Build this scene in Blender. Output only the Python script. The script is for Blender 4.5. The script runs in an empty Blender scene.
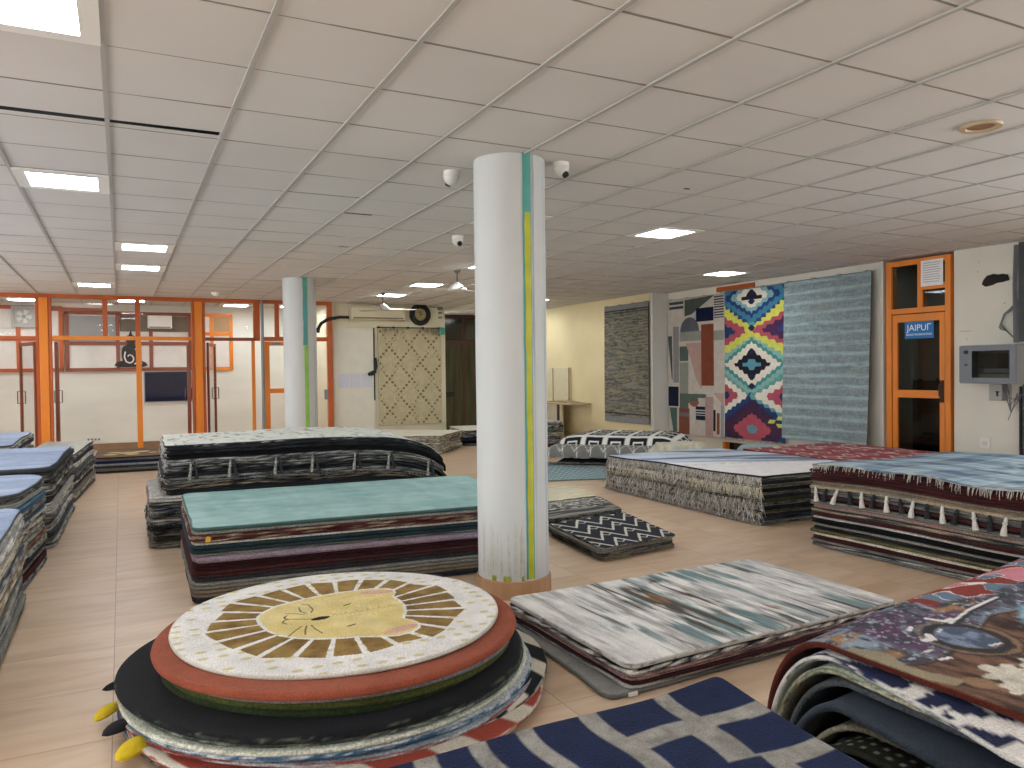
import bpy, math, random
import numpy as np
from mathutils import Vector, Matrix

scene = bpy.context.scene
C = scene.collection

# ---------------------------------------------------------------- camera
CAM = (0.0, 0.0, 1.5)
yaw, pitch, roll = math.radians(26.95), math.radians(1.07), math.radians(0.7)
fwd = Vector((math.sin(yaw) * math.cos(pitch), math.cos(yaw) * math.cos(pitch), -math.sin(pitch)))
rt = Vector((math.cos(yaw), -math.sin(yaw), 0))
up = rt.cross(fwd)
R2 = rt * math.cos(roll) - up * math.sin(roll)
U2 = up * math.cos(roll) + rt * math.sin(roll)
cam_d = bpy.data.cameras.new('camera')
cam_d.sensor_fit = 'HORIZONTAL'
cam_d.sensor_width = 36.0
cam_d.lens = 769 / 1024 * 36.0
cam_d.clip_start = 0.05
cam = bpy.data.objects.new('camera', cam_d)
M = Matrix((R2, U2, -fwd)).transposed().to_4x4()
M.translation = Vector(CAM)
cam.matrix_world = M
C.objects.link(cam)
scene.camera = cam

# ---------------------------------------------------------------- view, world, light
scene.view_settings.view_transform = 'Standard'
scene.view_settings.look = 'None'
scene.view_settings.gamma = 1.0
scene.view_settings.use_curve_mapping = False
scene.view_settings.exposure = 0.34
PANEL = 19.0          # radiance of the ceiling light panels
world = bpy.data.worlds.new('world')
scene.world = world
world.use_nodes = True
wn_ = world.node_tree
_bg = wn_.nodes['Background']
_tc = wn_.nodes.new('ShaderNodeTexCoord')
_sp = wn_.nodes.new('ShaderNodeSeparateXYZ')
wn_.links.new(_tc.outputs['Generated'], _sp.inputs[0])
_rm = wn_.nodes.new('ShaderNodeValToRGB')            # hazy sky above, brighter lower half added to light the ceiling
_rm.color_ramp.elements[0].position = 0.0; _rm.color_ramp.elements[0].color = (0.96, 0.97, 0.98, 1)
_rm.color_ramp.elements[1].position = 0.56; _rm.color_ramp.elements[1].color = (0.50, 0.53, 0.57, 1)
_ad = wn_.nodes.new('ShaderNodeMath'); _ad.operation = 'MULTIPLY_ADD'; _ad.inputs[1].default_value = .5; _ad.inputs[2].default_value = .5
wn_.links.new(_sp.outputs[2], _ad.inputs[0]); wn_.links.new(_ad.outputs[0], _rm.inputs[0]); wn_.links.new(_rm.outputs[0], _bg.inputs[0])
_bg.inputs[1].default_value = 15.0
scene.cycles.max_bounces = 10
scene.cycles.diffuse_bounces = 6
scene.cycles.transparent_max_bounces = 12
scene.cycles.sample_clamp_indirect = 4.0


# ---------------------------------------------------------------- helpers
def lin(c):
    if isinstance(c, str):
        c = [int(c[i:i + 2], 16) / 255 for i in (0, 2, 4)]
    return tuple(((x / 12.92) if x <= 0.04045 else ((x + 0.055) / 1.055) ** 2.4) for x in c)


def L(c):
    return np.array(lin(c))


def new_mat(name):
    m = bpy.data.materials.new(name)
    m.use_nodes = True
    nt = m.node_tree
    b = nt.nodes['Principled BSDF']
    return m, nt, b


def simple(name, col, rough=0.6, metal=0.0, noise=0.0, scale=6.0, bump=0.0, spec=0.5, stretch=(1, 1, 1)):
    m, nt, b = new_mat(name)
    c = lin(col)
    b.inputs['Roughness'].default_value = rough
    b.inputs['Metallic'].default_value = metal
    b.inputs['Specular IOR Level'].default_value = spec
    tc = nt.nodes.new('ShaderNodeTexCoord')
    mp = nt.nodes.new('ShaderNodeMapping')
    mp.inputs['Scale'].default_value = stretch
    nt.links.new(tc.outputs['Object'], mp.inputs[0])
    n = nt.nodes.new('ShaderNodeTexNoise')
    n.inputs['Scale'].default_value = scale
    n.inputs['Detail'].default_value = 5
    nt.links.new(mp.outputs[0], n.inputs['Vector'])
    r = nt.nodes.new('ShaderNodeValToRGB')
    lo = [max(0, x * (1 - noise)) for x in c]
    hi = [min(1, x * (1 + noise)) for x in c]
    r.color_ramp.elements[0].position = 0.3
    r.color_ramp.elements[1].position = 0.7
    r.color_ramp.elements[0].color = (*lo, 1)
    r.color_ramp.elements[1].color = (*hi, 1)
    nt.links.new(n.outputs[0], r.inputs[0])
    nt.links.new(r.outputs[0], b.inputs['Base Color'])
    if bump:
        bp = nt.nodes.new('ShaderNodeBump')
        bp.inputs['Strength'].default_value = bump
        bp.inputs['Distance'].default_value = 0.01
        nt.links.new(n.outputs[0], bp.inputs['Height'])
        nt.links.new(bp.outputs[0], b.inputs['Normal'])
    return m


def rug_material(name, fine=260.0, bump=0.5, var=0.18, patch=0.10, dist=0.006):
    """textile: colour from the rug's own woven pattern (attribute), broken up by fibre noise"""
    m, nt, b = new_mat(name)
    b.inputs['Roughness'].default_value = 0.95
    b.inputs['Specular IOR Level'].default_value = 0.12
    b.inputs['Sheen Weight'].default_value = 0.04
    at = nt.nodes.new('ShaderNodeAttribute')
    at.attribute_name = 'Col'
    tc = nt.nodes.new('ShaderNodeTexCoord')
    n1 = nt.nodes.new('ShaderNodeTexNoise'); n1.inputs['Scale'].default_value = fine; n1.inputs['Detail'].default_value = 2
    n2 = nt.nodes.new('ShaderNodeTexNoise'); n2.inputs['Scale'].default_value = 9; n2.inputs['Detail'].default_value = 4
    nt.links.new(tc.outputs['Object'], n1.inputs['Vector'])
    nt.links.new(tc.outputs['Object'], n2.inputs['Vector'])
    def rng(src, lo, hi):
        r = nt.nodes.new('ShaderNodeMapRange')
        r.inputs['From Min'].default_value = 0.3; r.inputs['From Max'].default_value = 0.7
        r.inputs['To Min'].default_value = lo; r.inputs['To Max'].default_value = hi
        nt.links.new(src, r.inputs['Value'])
        return r.outputs[0]
    mu = nt.nodes.new('ShaderNodeMath'); mu.operation = 'MULTIPLY'
    nt.links.new(rng(n1.outputs[0], 1 - var, 1 + var), mu.inputs[0])
    nt.links.new(rng(n2.outputs[0], 1 - patch, 1 + patch), mu.inputs[1])
    vm = nt.nodes.new('ShaderNodeVectorMath'); vm.operation = 'SCALE'
    nt.links.new(at.outputs['Color'], vm.inputs[0])
    nt.links.new(mu.outputs[0], vm.inputs['Scale'])
    nt.links.new(vm.outputs[0], b.inputs['Base Color'])
    bp = nt.nodes.new('ShaderNodeBump')
    bp.inputs['Strength'].default_value = bump
    bp.inputs['Distance'].default_value = dist
    nt.links.new(n1.outputs[0], bp.inputs['Height'])
    nt.links.new(bp.outputs[0], b.inputs['Normal'])
    return m


RUG_FLAT = rug_material('woven_wool', 300, 0.35, 0.16, 0.07, 0.004)
RUG_PILE = rug_material('cut_pile_wool', 170, 0.7, 0.22, 0.10, 0.008)
RUG_EDGE = rug_material('rough_textile_edges', 90, 0.8, 0.35, 0.15, 0.01)
FRINGE = rug_material('cotton_fringe', 120, 0.4, 0.25, 0.15, 0.004)


def tag(o, label=None, cat=None, group=None, kind=None):
    if label: o['label'] = label
    if cat: o['category'] = cat
    if group: o['group'] = group
    if kind: o['kind'] = kind
    return o


def empty(name, loc=(0, 0, 0), rz=0, **kw):
    o = bpy.data.objects.new(name, None)
    o.location = loc
    o.rotation_euler = (0, 0, rz)
    o.empty_display_size = 0.1
    C.objects.link(o)
    tag(o, **kw)
    return o


class MB:
    """collects boxes, tubes, lathes and prisms into one mesh"""
    def __init__(s):
        s.v = []; s.f = []; s.c = []

    def add(s, vs, fs, col=None):
        n = len(s.v)
        s.v += [tuple(p) for p in vs]
        s.f += [tuple(i + n for i in f) for f in fs]
        s.c += [tuple(col) if col is not None else (1, 1, 1)] * len(vs)
        return s

    def box(s, x0, x1, y0, y1, z0, z1, col=None):
        x0, x1 = sorted((x0, x1)); y0, y1 = sorted((y0, y1)); z0, z1 = sorted((z0, z1))
        vs = [(x0, y0, z0), (x1, y0, z0), (x1, y1, z0), (x0, y1, z0), (x0, y0, z1), (x1, y0, z1), (x1, y1, z1), (x0, y1, z1)]
        return s.add(vs, [(0, 3, 2, 1), (4, 5, 6, 7), (0, 1, 5, 4), (1, 2, 6, 5), (2, 3, 7, 6), (3, 0, 4, 7)], col)

    def obox(s, a, b, w, z0, z1, col=None):
        """upright box along the plan line a-b, w thick"""
        a = np.array(a, float); b = np.array(b, float)
        d = (b - a) / np.linalg.norm(b - a); n = np.array([-d[1], d[0]]) * w / 2
        q = [a - n, b - n, b + n, a + n]
        vs = [(p[0], p[1], z0) for p in q] + [(p[0], p[1], z1) for p in q]
        return s.add(vs, [(0, 3, 2, 1), (4, 5, 6, 7), (0, 1, 5, 4), (1, 2, 6, 5), (2, 3, 7, 6), (3, 0, 4, 7)], col)

    def tube(s, pts, r, n=8, col=None):
        pts = [Vector(p) for p in pts]
        rs = r if isinstance(r, (list, tuple)) else [r] * len(pts)
        vs = []; fs = []
        for i, p in enumerate(pts):
            t = (pts[min(i + 1, len(pts) - 1)] - pts[max(i - 1, 0)]).normalized()
            a = t.orthogonal().normalized() if abs(t.z) > 0.9 else t.cross(Vector((0, 0, 1))).normalized()
            b = t.cross(a)
            for k in range(n):
                w = 2 * math.pi * k / n
                vs.append(p + a * math.cos(w) * rs[i] + b * math.sin(w) * rs[i])
        for i in range(len(pts) - 1):
            for k in range(n):
                fs.append((i * n + k, i * n + (k + 1) % n, (i + 1) * n + (k + 1) % n, (i + 1) * n + k))
        fs.append(tuple(range(n - 1, -1, -1))); fs.append(tuple((len(pts) - 1) * n + k for k in range(n)))
        return s.add(vs, fs, col)

    def lathe(s, prof, cen, axis='z', n=32, col=None):
        vs = []; fs = []
        for r, h in prof:
            for k in range(n):
                w = 2 * math.pi * k / n
                p = (r * math.cos(w), r * math.sin(w), h)
                if axis == 'y': p = (p[0], p[2], p[1])
                if axis == 'x': p = (p[2], p[0], p[1])
                vs.append((cen[0] + p[0], cen[1] + p[1], cen[2] + p[2]))
        for i in range(len(prof) - 1):
            for k in range(n):
                fs.append((i * n + k, i * n + (k + 1) % n, (i + 1) * n + (k + 1) % n, (i + 1) * n + k))
        fs.append(tuple(range(n - 1, -1, -1))); fs.append(tuple((len(prof) - 1) * n + k for k in range(n)))
        return s.add(vs, fs, col)

    def prism(s, poly, fn, h0, h1, col=None):
        """poly of 2-D points extruded from depth h0 to h1; fn(a, b, h) places a point"""
        n = len(poly)
        vs = [fn(a, b, h0) for a, b in poly] + [fn(a, b, h1) for a, b in poly]
        fs = [tuple(range(n - 1, -1, -1)), tuple(range(n, 2 * n))] + [(i, (i + 1) % n, n + (i + 1) % n, n + i) for i in range(n)]
        return s.add(vs, fs, col)

    def build(s, name, mat, parent=None, smooth=False, bevel=0.0, origin=None, **kw):
        me = bpy.data.meshes.new(name)
        me.from_pydata(s.v, [], s.f)
        me.update()
        bm_fix(me)
        ca = me.color_attributes.new('Col', 'FLOAT_COLOR', 'POINT')
        ca.data.foreach_set('color', np.c_[np.array(s.c, float), np.ones(len(s.c))].ravel())
        me.materials.append(mat)
        o = bpy.data.objects.new(name, me)
        C.objects.link(o)
        if parent is not None:
            o.parent = parent
            o.matrix_parent_inverse = parent_inverse(parent)
        if smooth:
            me.polygons.foreach_set('use_smooth', [True] * len(me.polygons))
            md = o.modifiers.new('split', 'EDGE_SPLIT'); md.split_angle = math.radians(40)
        if bevel:
            md = o.modifiers.new('bevel', 'BEVEL'); md.width = bevel; md.segments = 2; md.limit_method = 'ANGLE'
        tag(o, **kw)
        return o


def parent_inverse(p):
    """parts are modelled in world coordinates under an Empty that may be moved"""
    m = Matrix.Identity(4)
    q = p
    chain = []
    while q is not None:
        chain.append(q); q = q.parent
    w = Matrix.Identity(4)
    for q in reversed(chain):
        w = w @ q.matrix_parent_inverse @ q.matrix_basis
    return w.inverted()


def bm_fix(me):
    import bmesh
    bm = bmesh.new(); bm.from_mesh(me)
    bmesh.ops.recalc_face_normals(bm, faces=bm.faces)
    bm.to_mesh(me); bm.free()


# value noise in numpy
def _h(i, j, seed):
    n = (i.astype(np.int64) * 374761393 + j.astype(np.int64) * 668265263 + seed * 974634777) & 0xffffffff
    n = ((n ^ (n >> 13)) * 1274126177) & 0xffffffff
    return ((n ^ (n >> 16)) & 0xffff) / 65535.0


def vn(x, y, seed=0):
    x = np.asarray(x, float); y = np.asarray(y, float) + 0 * x
    x = x + 0 * y
    i = np.floor(x); j = np.floor(y)
    fx = x - i; fy = y - j
    fx = fx * fx * (3 - 2 * fx); fy = fy * fy * (3 - 2 * fy)
    i = i.astype(int); j = j.astype(int)
    a = _h(i, j, seed) * (1 - fx) + _h(i + 1, j, seed) * fx
    b = _h(i, j + 1, seed) * (1 - fx) + _h(i + 1, j + 1, seed) * fx
    return a * (1 - fy) + b * fy


def fbm(x, y, seed=0, o=4):
    s = 0; a = 0.5; t = 0
    for k in range(o):
        s = s + a * vn(np.asarray(x) * 2 ** k, np.asarray(y) * 2 ** k, seed + k * 17); t += a; a *= 0.5
    return s / t


def n1(x, seed=0, o=3):
    return fbm(x, np.zeros_like(np.asarray(x, float)) + 0.37, seed, o) * 2 - 1


def mix(a, b, t):
    t = np.clip(t, 0, 1)[..., None]
    return a * (1 - t) + b * t


def flat(col):
    c = L(col)
    return lambda X, Y: np.broadcast_to(c, X.shape + (3,)).copy()


def inpoly(x, y, poly):
    r = np.zeros(x.shape, bool)
    n = len(poly)
    for i in range(n):
        x0, y0 = poly[i]; x1, y1 = poly[(i + 1) % n]
        if y0 == y1: continue
        c = ((y0 > y) != (y1 > y)) & (x < (x1 - x0) * (y - y0) / (y1 - y0) + x0)
        r ^= c
    return r


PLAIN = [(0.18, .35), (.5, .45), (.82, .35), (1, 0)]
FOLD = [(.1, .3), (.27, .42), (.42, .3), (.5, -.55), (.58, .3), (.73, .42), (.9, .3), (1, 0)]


def sheet(name, P, N, t, top, edge, mat=RUG_FLAT, prof=PLAIN, parent=None, outward=None, **kw):
    """A rug: top surface grid P (a,b,3), normals N, thickness t; top: colours (a,b,3); edge(s): colours of the side ring
    at arc length s (k,3)."""
    a, b = P.shape[:2]
    idx = np.arange(a * b).reshape(a, b)
    loop = np.concatenate([idx[:-1, 0], idx[-1, :-1], idx[:0:-1, -1], idx[0, :0:-1]])
    Pf = P.reshape(-1, 3); Nf = np.broadcast_to(N, P.shape).reshape(-1, 3)
    tf = np.broadcast_to(np.asarray(t, float), (a, b)).reshape(-1)[:, None]; tl = tf[loop]
    lp = Pf[loop]; ln = Nf[loop]
    if outward is None:
        tng = np.roll(lp, -1, 0) - np.roll(lp, 1, 0)
        tng /= np.linalg.norm(tng, axis=1)[:, None] + 1e-9
        out = np.cross(tng, ln)
        ctr = Pf.mean(0)
        # orient away from the grid interior
        inner = np.concatenate([idx[:-1, 1], idx[-2, :-1], idx[:0:-1, -2], idx[1, :0:-1]])
        sgn = np.sign(np.einsum('ij,ij->i', out, lp - Pf[inner]))
        sgn = 1 if np.sum(sgn) >= 0 else -1
        out = out * sgn
    else:
        out = outward[loop] if len(outward) == len(Pf) else outward
    out /= np.linalg.norm(out, axis=1)[:, None] + 1e-9
    s = np.concatenate([[0], np.cumsum(np.linalg.norm(np.diff(lp, axis=0), axis=1))])
    ec = edge(s)
    V = [Pf]; Cc = [top.reshape(-1, 3)]
    Q = []
    nl = len(loop)
    prev = loop
    base = a * b
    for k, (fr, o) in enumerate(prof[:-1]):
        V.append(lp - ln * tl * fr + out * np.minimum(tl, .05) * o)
        Cc.append(edge(s + 17.3 * k) * (.55 if o < 0 else 1.0))  # fold groove darkened: shade of the crease put into the colour
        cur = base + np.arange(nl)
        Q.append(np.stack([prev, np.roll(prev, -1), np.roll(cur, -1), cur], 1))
        prev = cur; base += nl
    V.append(Pf - Nf * tf); Cc.append(np.broadcast_to(ec.mean(0), (a * b, 3)))
    cur = base + loop
    Q.append(np.stack([prev, np.roll(prev, -1), np.roll(cur, -1), cur], 1))
    g = np.stack([idx[:-1, :-1], idx[1:, :-1], idx[1:, 1:], idx[:-1, 1:]], -1).reshape(-1, 4)
    # orientation of the top grid
    i0, i1, i2 = Pf[g[0, 0]], Pf[g[0, 1]], Pf[g[0, 2]]
    flip = np.dot(np.cross(i1 - i0, i2 - i1), Nf[g[0, 0]]) < 0
    gt = g[:, ::-1] if flip else g
    gb = (g if flip else g[:, ::-1]) + base
    F = np.concatenate([gt] + [q if flip else q[:, ::-1] for q in Q] + [gb])
    V = np.concatenate(V); Cc = np.concatenate(Cc)
    me = bpy.data.meshes.new(name)
    me.vertices.add(len(V)); me.vertices.foreach_set('co', V.ravel())
    me.loops.add(F.size); me.loops.foreach_set('vertex_index', F.ravel().astype(np.int32))
    me.polygons.add(len(F)); me.polygons.foreach_set('loop_start', np.arange(0, F.size, 4, dtype=np.int32))
    me.polygons.foreach_set('use_smooth', np.ones(len(F), bool))
    me.update(calc_edges=True)
    ca = me.color_attributes.new('Col', 'FLOAT_COLOR', 'POINT')
    ca.data.foreach_set('color', np.c_[np.clip(Cc, 0, 1), np.ones(len(Cc))].ravel())
    me.materials.append(mat)
    o = bpy.data.objects.new(name, me)
    C.objects.link(o)
    if parent is not None:
        o.parent = parent
        o.matrix_parent_inverse = parent_inverse(parent)
    tag(o, **kw)
    return o


def edge_plain(col, var=0.15, seed=0):
    c = L(col)
    return lambda s: c * (1 + var * n1(s * 6, seed))[:, None]


def edge_dash(c1, c2, freq=9, bias=0.5, seed=0):
    a, b = L(c1), L(c2)
    def f(s):
        t = .65 * vn(s * freq, s * 0 + seed * 1.3, seed) + .35 * vn(s * freq * 5, s * 0 + seed, seed + 3)
        return mix(a, b, (t - bias) * 5 + .35)
    return f


def quad_grid(q, nu, nv, r=0.03, amp=0.012, seed=0):
    """local metres X (along q0-q1) and Y (along q0-q3) and world xy of a rounded, slightly uneven rectangle"""
    q = [np.array(p, float) for p in q]
    w = (np.linalg.norm(q[1] - q[0]) + np.linalg.norm(q[2] - q[3])) / 2
    d = (np.linalg.norm(q[3] - q[0]) + np.linalg.norm(q[2] - q[1])) / 2
    def axis(n, length):
        k = np.linspace(-1, 1, n)
        return k * length / 2
    X, Y = np.meshgrid(axis(nu, w), axis(nv, d), indexing='ij')
    A, B = w / 2, d / 2
    dx = np.abs(X) - (A - r); dy = np.abs(Y) - (B - r)
    m = (dx > 0) & (dy > 0)
    mx = np.maximum(dx, dy); hy = np.hypot(dx, dy) + 1e-9
    sc = np.where(m, mx / hy, 1)
    X2 = np.where(m, np.sign(X) * (A - r + dx * sc), X)
    Y2 = np.where(m, np.sign(Y) * (B - r + dy * sc), Y)
    X2 = X2 + np.sign(X) * np.abs(X / A) ** 4 * amp * n1(Y * 2.2 + 11 * np.sign(X), seed)
    Y2 = Y2 + np.sign(Y) * np.abs(Y / B) ** 4 * amp * n1(X * 2.2 + 23 * np.sign(Y), seed + 5)
    u = (X2 / w + .5)[..., None]; v = (Y2 / d + .5)[..., None]
    W = (q[0] * (1 - u) + q[1] * u) * (1 - v) + (q[3] * (1 - u) + q[2] * u) * v
    return X2 + A, Y2 + B, W, w, d


def ordinal(i):
    return ['topmost', 'second', 'third', 'fourth', 'fifth', 'sixth', 'seventh', 'eighth', 'ninth', 'tenth', 'eleventh', 'twelfth',
            'thirteenth', 'fourteenth', 'fifteenth', 'sixteenth', 'seventeenth', 'eighteenth', 'nineteenth', 'twentieth',
            'twenty-first', 'twenty-second'][i]


def fringe(pts, outs, length, color, name='fringe', parent=None, spacing=0.012, droop=1.0, seed=0, rad=0.003, curl=0.5, zmin=0.004, mat=None, dark=0.5, color2=None):
    """strands hanging off an edge polyline; each strand is a thin tapering triangular tube"""
    rnd = np.random.RandomState(seed)
    pts = np.array(pts); outs = np.array(outs)
    s = np.concatenate([[0], np.cumsum(np.linalg.norm(np.diff(pts, axis=0), axis=1))])
    n = max(2, int(s[-1] / spacing))
    ss = np.sort(rnd.rand(n)) * s[-1]
    P = np.stack([np.interp(ss, s, pts[:, k]) for k in range(3)], 1)
    O = np.stack([np.interp(ss, s, outs[:, k]) for k in range(3)], 1)
    O /= np.linalg.norm(O, axis=1)[:, None]
    T = np.cross(O, [0, 0, 1.0])
    Ln = length * (0.65 + 0.6 * rnd.rand(n))
    c1 = L(color); c2 = L(color2) if color2 is not None else c1 * dark
    mixw = rnd.rand(n)
    V = []; Cc = []
    K = 4
    sway = (rnd.rand(n) - .5) * curl
    out_amt = 0.25 + 0.5 * rnd.rand(n)
    for k in range(K):
        f = k / (K - 1)
        lat = sway * f * Ln
        reach = Ln * (out_amt * (f - 0.45 * f * f))
        fall = Ln * (f ** 1.4) * droop * (1 - .35 * out_amt)
        c = P + O * reach[:, None] + T * lat[:, None]
        c[:, 2] = np.maximum(P[:, 2] - fall, zmin + 0.01 * rnd.rand(n))
        r = rad * (1 - .55 * f)
        for q in range(3):
            w = 2 * math.pi * q / 3
            V.append(c + T * (math.cos(w) * r) + O * (math.sin(w) * r))
            Cc.append(c1 * (1 - mixw[:, None]) + c2 * mixw[:, None])
    V = np.stack(V, 1).reshape(-1, 3); Cc = np.stack(Cc, 1).reshape(-1, 3)
    F = []
    base = np.arange(n) * K * 3
    for k in range(K - 1):
        for q in range(3):
            q2 = (q + 1) % 3
            F.append(np.stack([base + k * 3 + q, base + k * 3 + q2, base + (k + 1) * 3 + q2, base + (k + 1) * 3 + q], 1))
    F = np.concatenate(F)
    me = bpy.data.meshes.new(name)
    me.vertices.add(len(V)); me.vertices.foreach_set('co', V.ravel())
    me.loops.add(F.size); me.loops.foreach_set('vertex_index', F.ravel().astype(np.int32))
    me.polygons.add(len(F)); me.polygons.foreach_set('loop_start', np.arange(0, F.size, 4, dtype=np.int32))
    me.update(calc_edges=True)
    ca = me.color_attributes.new('Col', 'FLOAT_COLOR', 'POINT')
    ca.data.foreach_set('color', np.c_[np.clip(Cc, 0, 1), np.ones(len(Cc))].ravel())
    me.materials.append(mat or FRINGE)
    o = bpy.data.objects.new(name, me)
    C.objects.link(o)
    o['kind'] = 'stuff'
    if parent is not None:
        o.parent = parent
        o.matrix_parent_inverse = parent_inverse(parent)
    return o


def zflat(X, Y, W, z):
    return np.zeros_like(X) + z


SIDES = {'left': lambda P: (P[0], (-1, 0)), 'front': lambda P: (P[:, 0], (0, -1)), 'right': lambda P: (P[-1], (1, 0)), 'back': lambda P: (P[:, -1], (0, 1))}


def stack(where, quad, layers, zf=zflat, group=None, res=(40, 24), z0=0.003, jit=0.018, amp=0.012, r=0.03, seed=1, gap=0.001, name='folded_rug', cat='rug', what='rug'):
    """layers listed from the top down: dict(t, c (colour word), e (edge fn), top (pattern fn) , prof, fr (fringe args), label)"""
    objs = []
    rnd = np.random.RandomState(seed)
    z = z0
    n = len(layers)
    for i in range(n - 1, -1, -1):
        l = layers[i]
        t = l['t']
        q = [np.array(p, float) for p in l.get('quad', quad)]
        off = (rnd.rand(2) - .5) * 2 * jit
        if i == 0: off = off * 0.2
        ctr = sum(q) / 4
        grow = 1 + (rnd.rand() - .5) * jit * .6
        q = [ctr + (p - ctr) * grow + off for p in q]
        nu, nv = l.get('res', res)
        X, Y, W, w, d = quad_grid(q, nu, nv, r=l.get('r', r), amp=l.get('amp', amp), seed=seed * 31 + i)
        zf_ = l.get('zf', zf)
        Z = zf_(X, Y, W, z + t)
        tt = np.maximum(Z - zf_(X, Y, W, z) - gap, .004)
        if l.get('zf') is not None: tt = t - gap
        P = np.dstack([W, Z])
        top = l['top'](X, Y) if 'top' in l else flat(l.get('tc', '8a8a86'))(X, Y)
        lab = l.get('label') or f"{l['c']} {what}, {ordinal(i)} from the top of {where}"
        if i == 0 and 'label' not in l:
            lab = f"{l['c']} {what}, topmost of {where}"
        if i == n - 1 and 'label' not in l:
            lab = f"{l['c']} {what} lying on the floor under {where}"
        o = sheet(l.get('name', name), P, np.array([0, 0, 1.0]), tt, top, l['e'], mat=l.get('mat', RUG_EDGE if i else RUG_FLAT), prof=l.get('prof', FOLD),
                  label=lab, cat=cat, group=group)
        l['P'] = P; l['obj'] = o
        for side, args in l.get('fr', {}).items():
            e, dr = SIDES[side](P)
            e = e.copy(); e[:, 2] -= t * args.get('at', .5)
            a = (q[1] - q[0]) / np.linalg.norm(q[1] - q[0]); b = (q[3] - q[0]) / np.linalg.norm(q[3] - q[0])
            dv = a * dr[0] + b * dr[1]
            outs = np.tile([dv[0], dv[1], 0], (len(e), 1))
            kw = {k: v for k, v in args.items() if k != 'at'}
            fringe(e, outs, parent=o, seed=seed * 7 + i, **kw)
        objs.append(o)
        z += t
    return objs


# ---------------------------------------------------------------- materials of the place
wall_mat = simple('old_cream_plaster', 'dcd9cb', 0.85, noise=0.06, scale=1.6, bump=0.06)
wall_warm = simple('warm_lit_cream_plaster', 'e0d3a8', 0.85, noise=0.07, scale=1.2, bump=0.05)  # warm light of the far corner put into the plaster colour
white_wall = simple('white_plaster', 'dcdcd6', 0.85, noise=0.05, scale=1.2)
col_mat = simple('white_painted_concrete', 'c3c6c4', 0.6, noise=0.05, scale=3, stretch=(1, 1, .3), bump=0.04)
tile_mat = simple('ceiling_tile', 'cfcdc9', 0.9, noise=0.035, scale=1.1, spec=.2)
grid_mat = simple('ceiling_grid_metal', 'a9a7a2', 0.5, noise=.03)
void_mat = simple('dark_ceiling_void', '0d0c0b', 1.0)  # near-black, so the shade above the tiles is in the colour
orange = simple('orange_painted_frame', 'e08427', 0.45, noise=0.10, scale=3, stretch=(1, 1, .3))
orange_d = simple('darker_orange_frame', 'b3561f', 0.5, noise=0.10, scale=3)
redbrown = simple('red_brown_frame', '8a4a34', 0.5, noise=.1)
grey_metal = simple('grey_metal', '80868a', 0.4, metal=.4)
dark_plastic = simple('black_plastic', '141414', 0.5)
white_plastic = simple('white_plastic', 'e6e6e0', 0.45)
paper = simple('white_paper', 'eeeeee', 0.8, noise=.04, scale=20)


def glass_mat(name, tint=(1, 1, 1), alpha=0.12):
    m, nt, b = new_mat(name)
    out = nt.nodes['Material Output']
    nt.nodes.remove(b)
    g = nt.nodes.new('ShaderNodeBsdfGlossy'); g.inputs['Roughness'].default_value = 0.02
    t = nt.nodes.new('ShaderNodeBsdfTransparent'); t.inputs['Color'].default_value = (*tint, 1)
    fr = nt.nodes.new('ShaderNodeFresnel'); fr.inputs['IOR'].default_value = 1.38
    mx = nt.nodes.new('ShaderNodeMixShader')
    ml = nt.nodes.new('ShaderNodeMath'); ml.operation = 'MULTIPLY'; ml.inputs[1].default_value = .7; ml.use_clamp = True
    mn = nt.nodes.new('ShaderNodeMath'); mn.operation = 'MINIMUM'; mn.inputs[1].default_value = .28
    nt.links.new(fr.outputs[0], ml.inputs[0]); nt.links.new(ml.outputs[0], mn.inputs[0])
    nt.links.new(mn.outputs[0], mx.inputs[0]); nt.links.new(t.outputs[0], mx.inputs[1]); nt.links.new(g.outputs[0], mx.inputs[2])
    nt.links.new(mx.outputs[0], out.inputs['Surface'])
    return m


glass = glass_mat('clear_window_glass')
smoked = glass_mat('smoked_dark_glass', (.62, .64, .63))


def emit_mat(name, col, s):
    m, nt, b = new_mat(name)
    b.inputs['Emission Color'].default_value = (*col, 1)
    b.inputs['Emission Strength'].default_value = s
    b.inputs['Base Color'].default_value = (.9, .9, .9, 1)
    return m


panel_mat = emit_mat('lit_light_panel', (0.95, 0.98, 1.0), PANEL)


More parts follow.
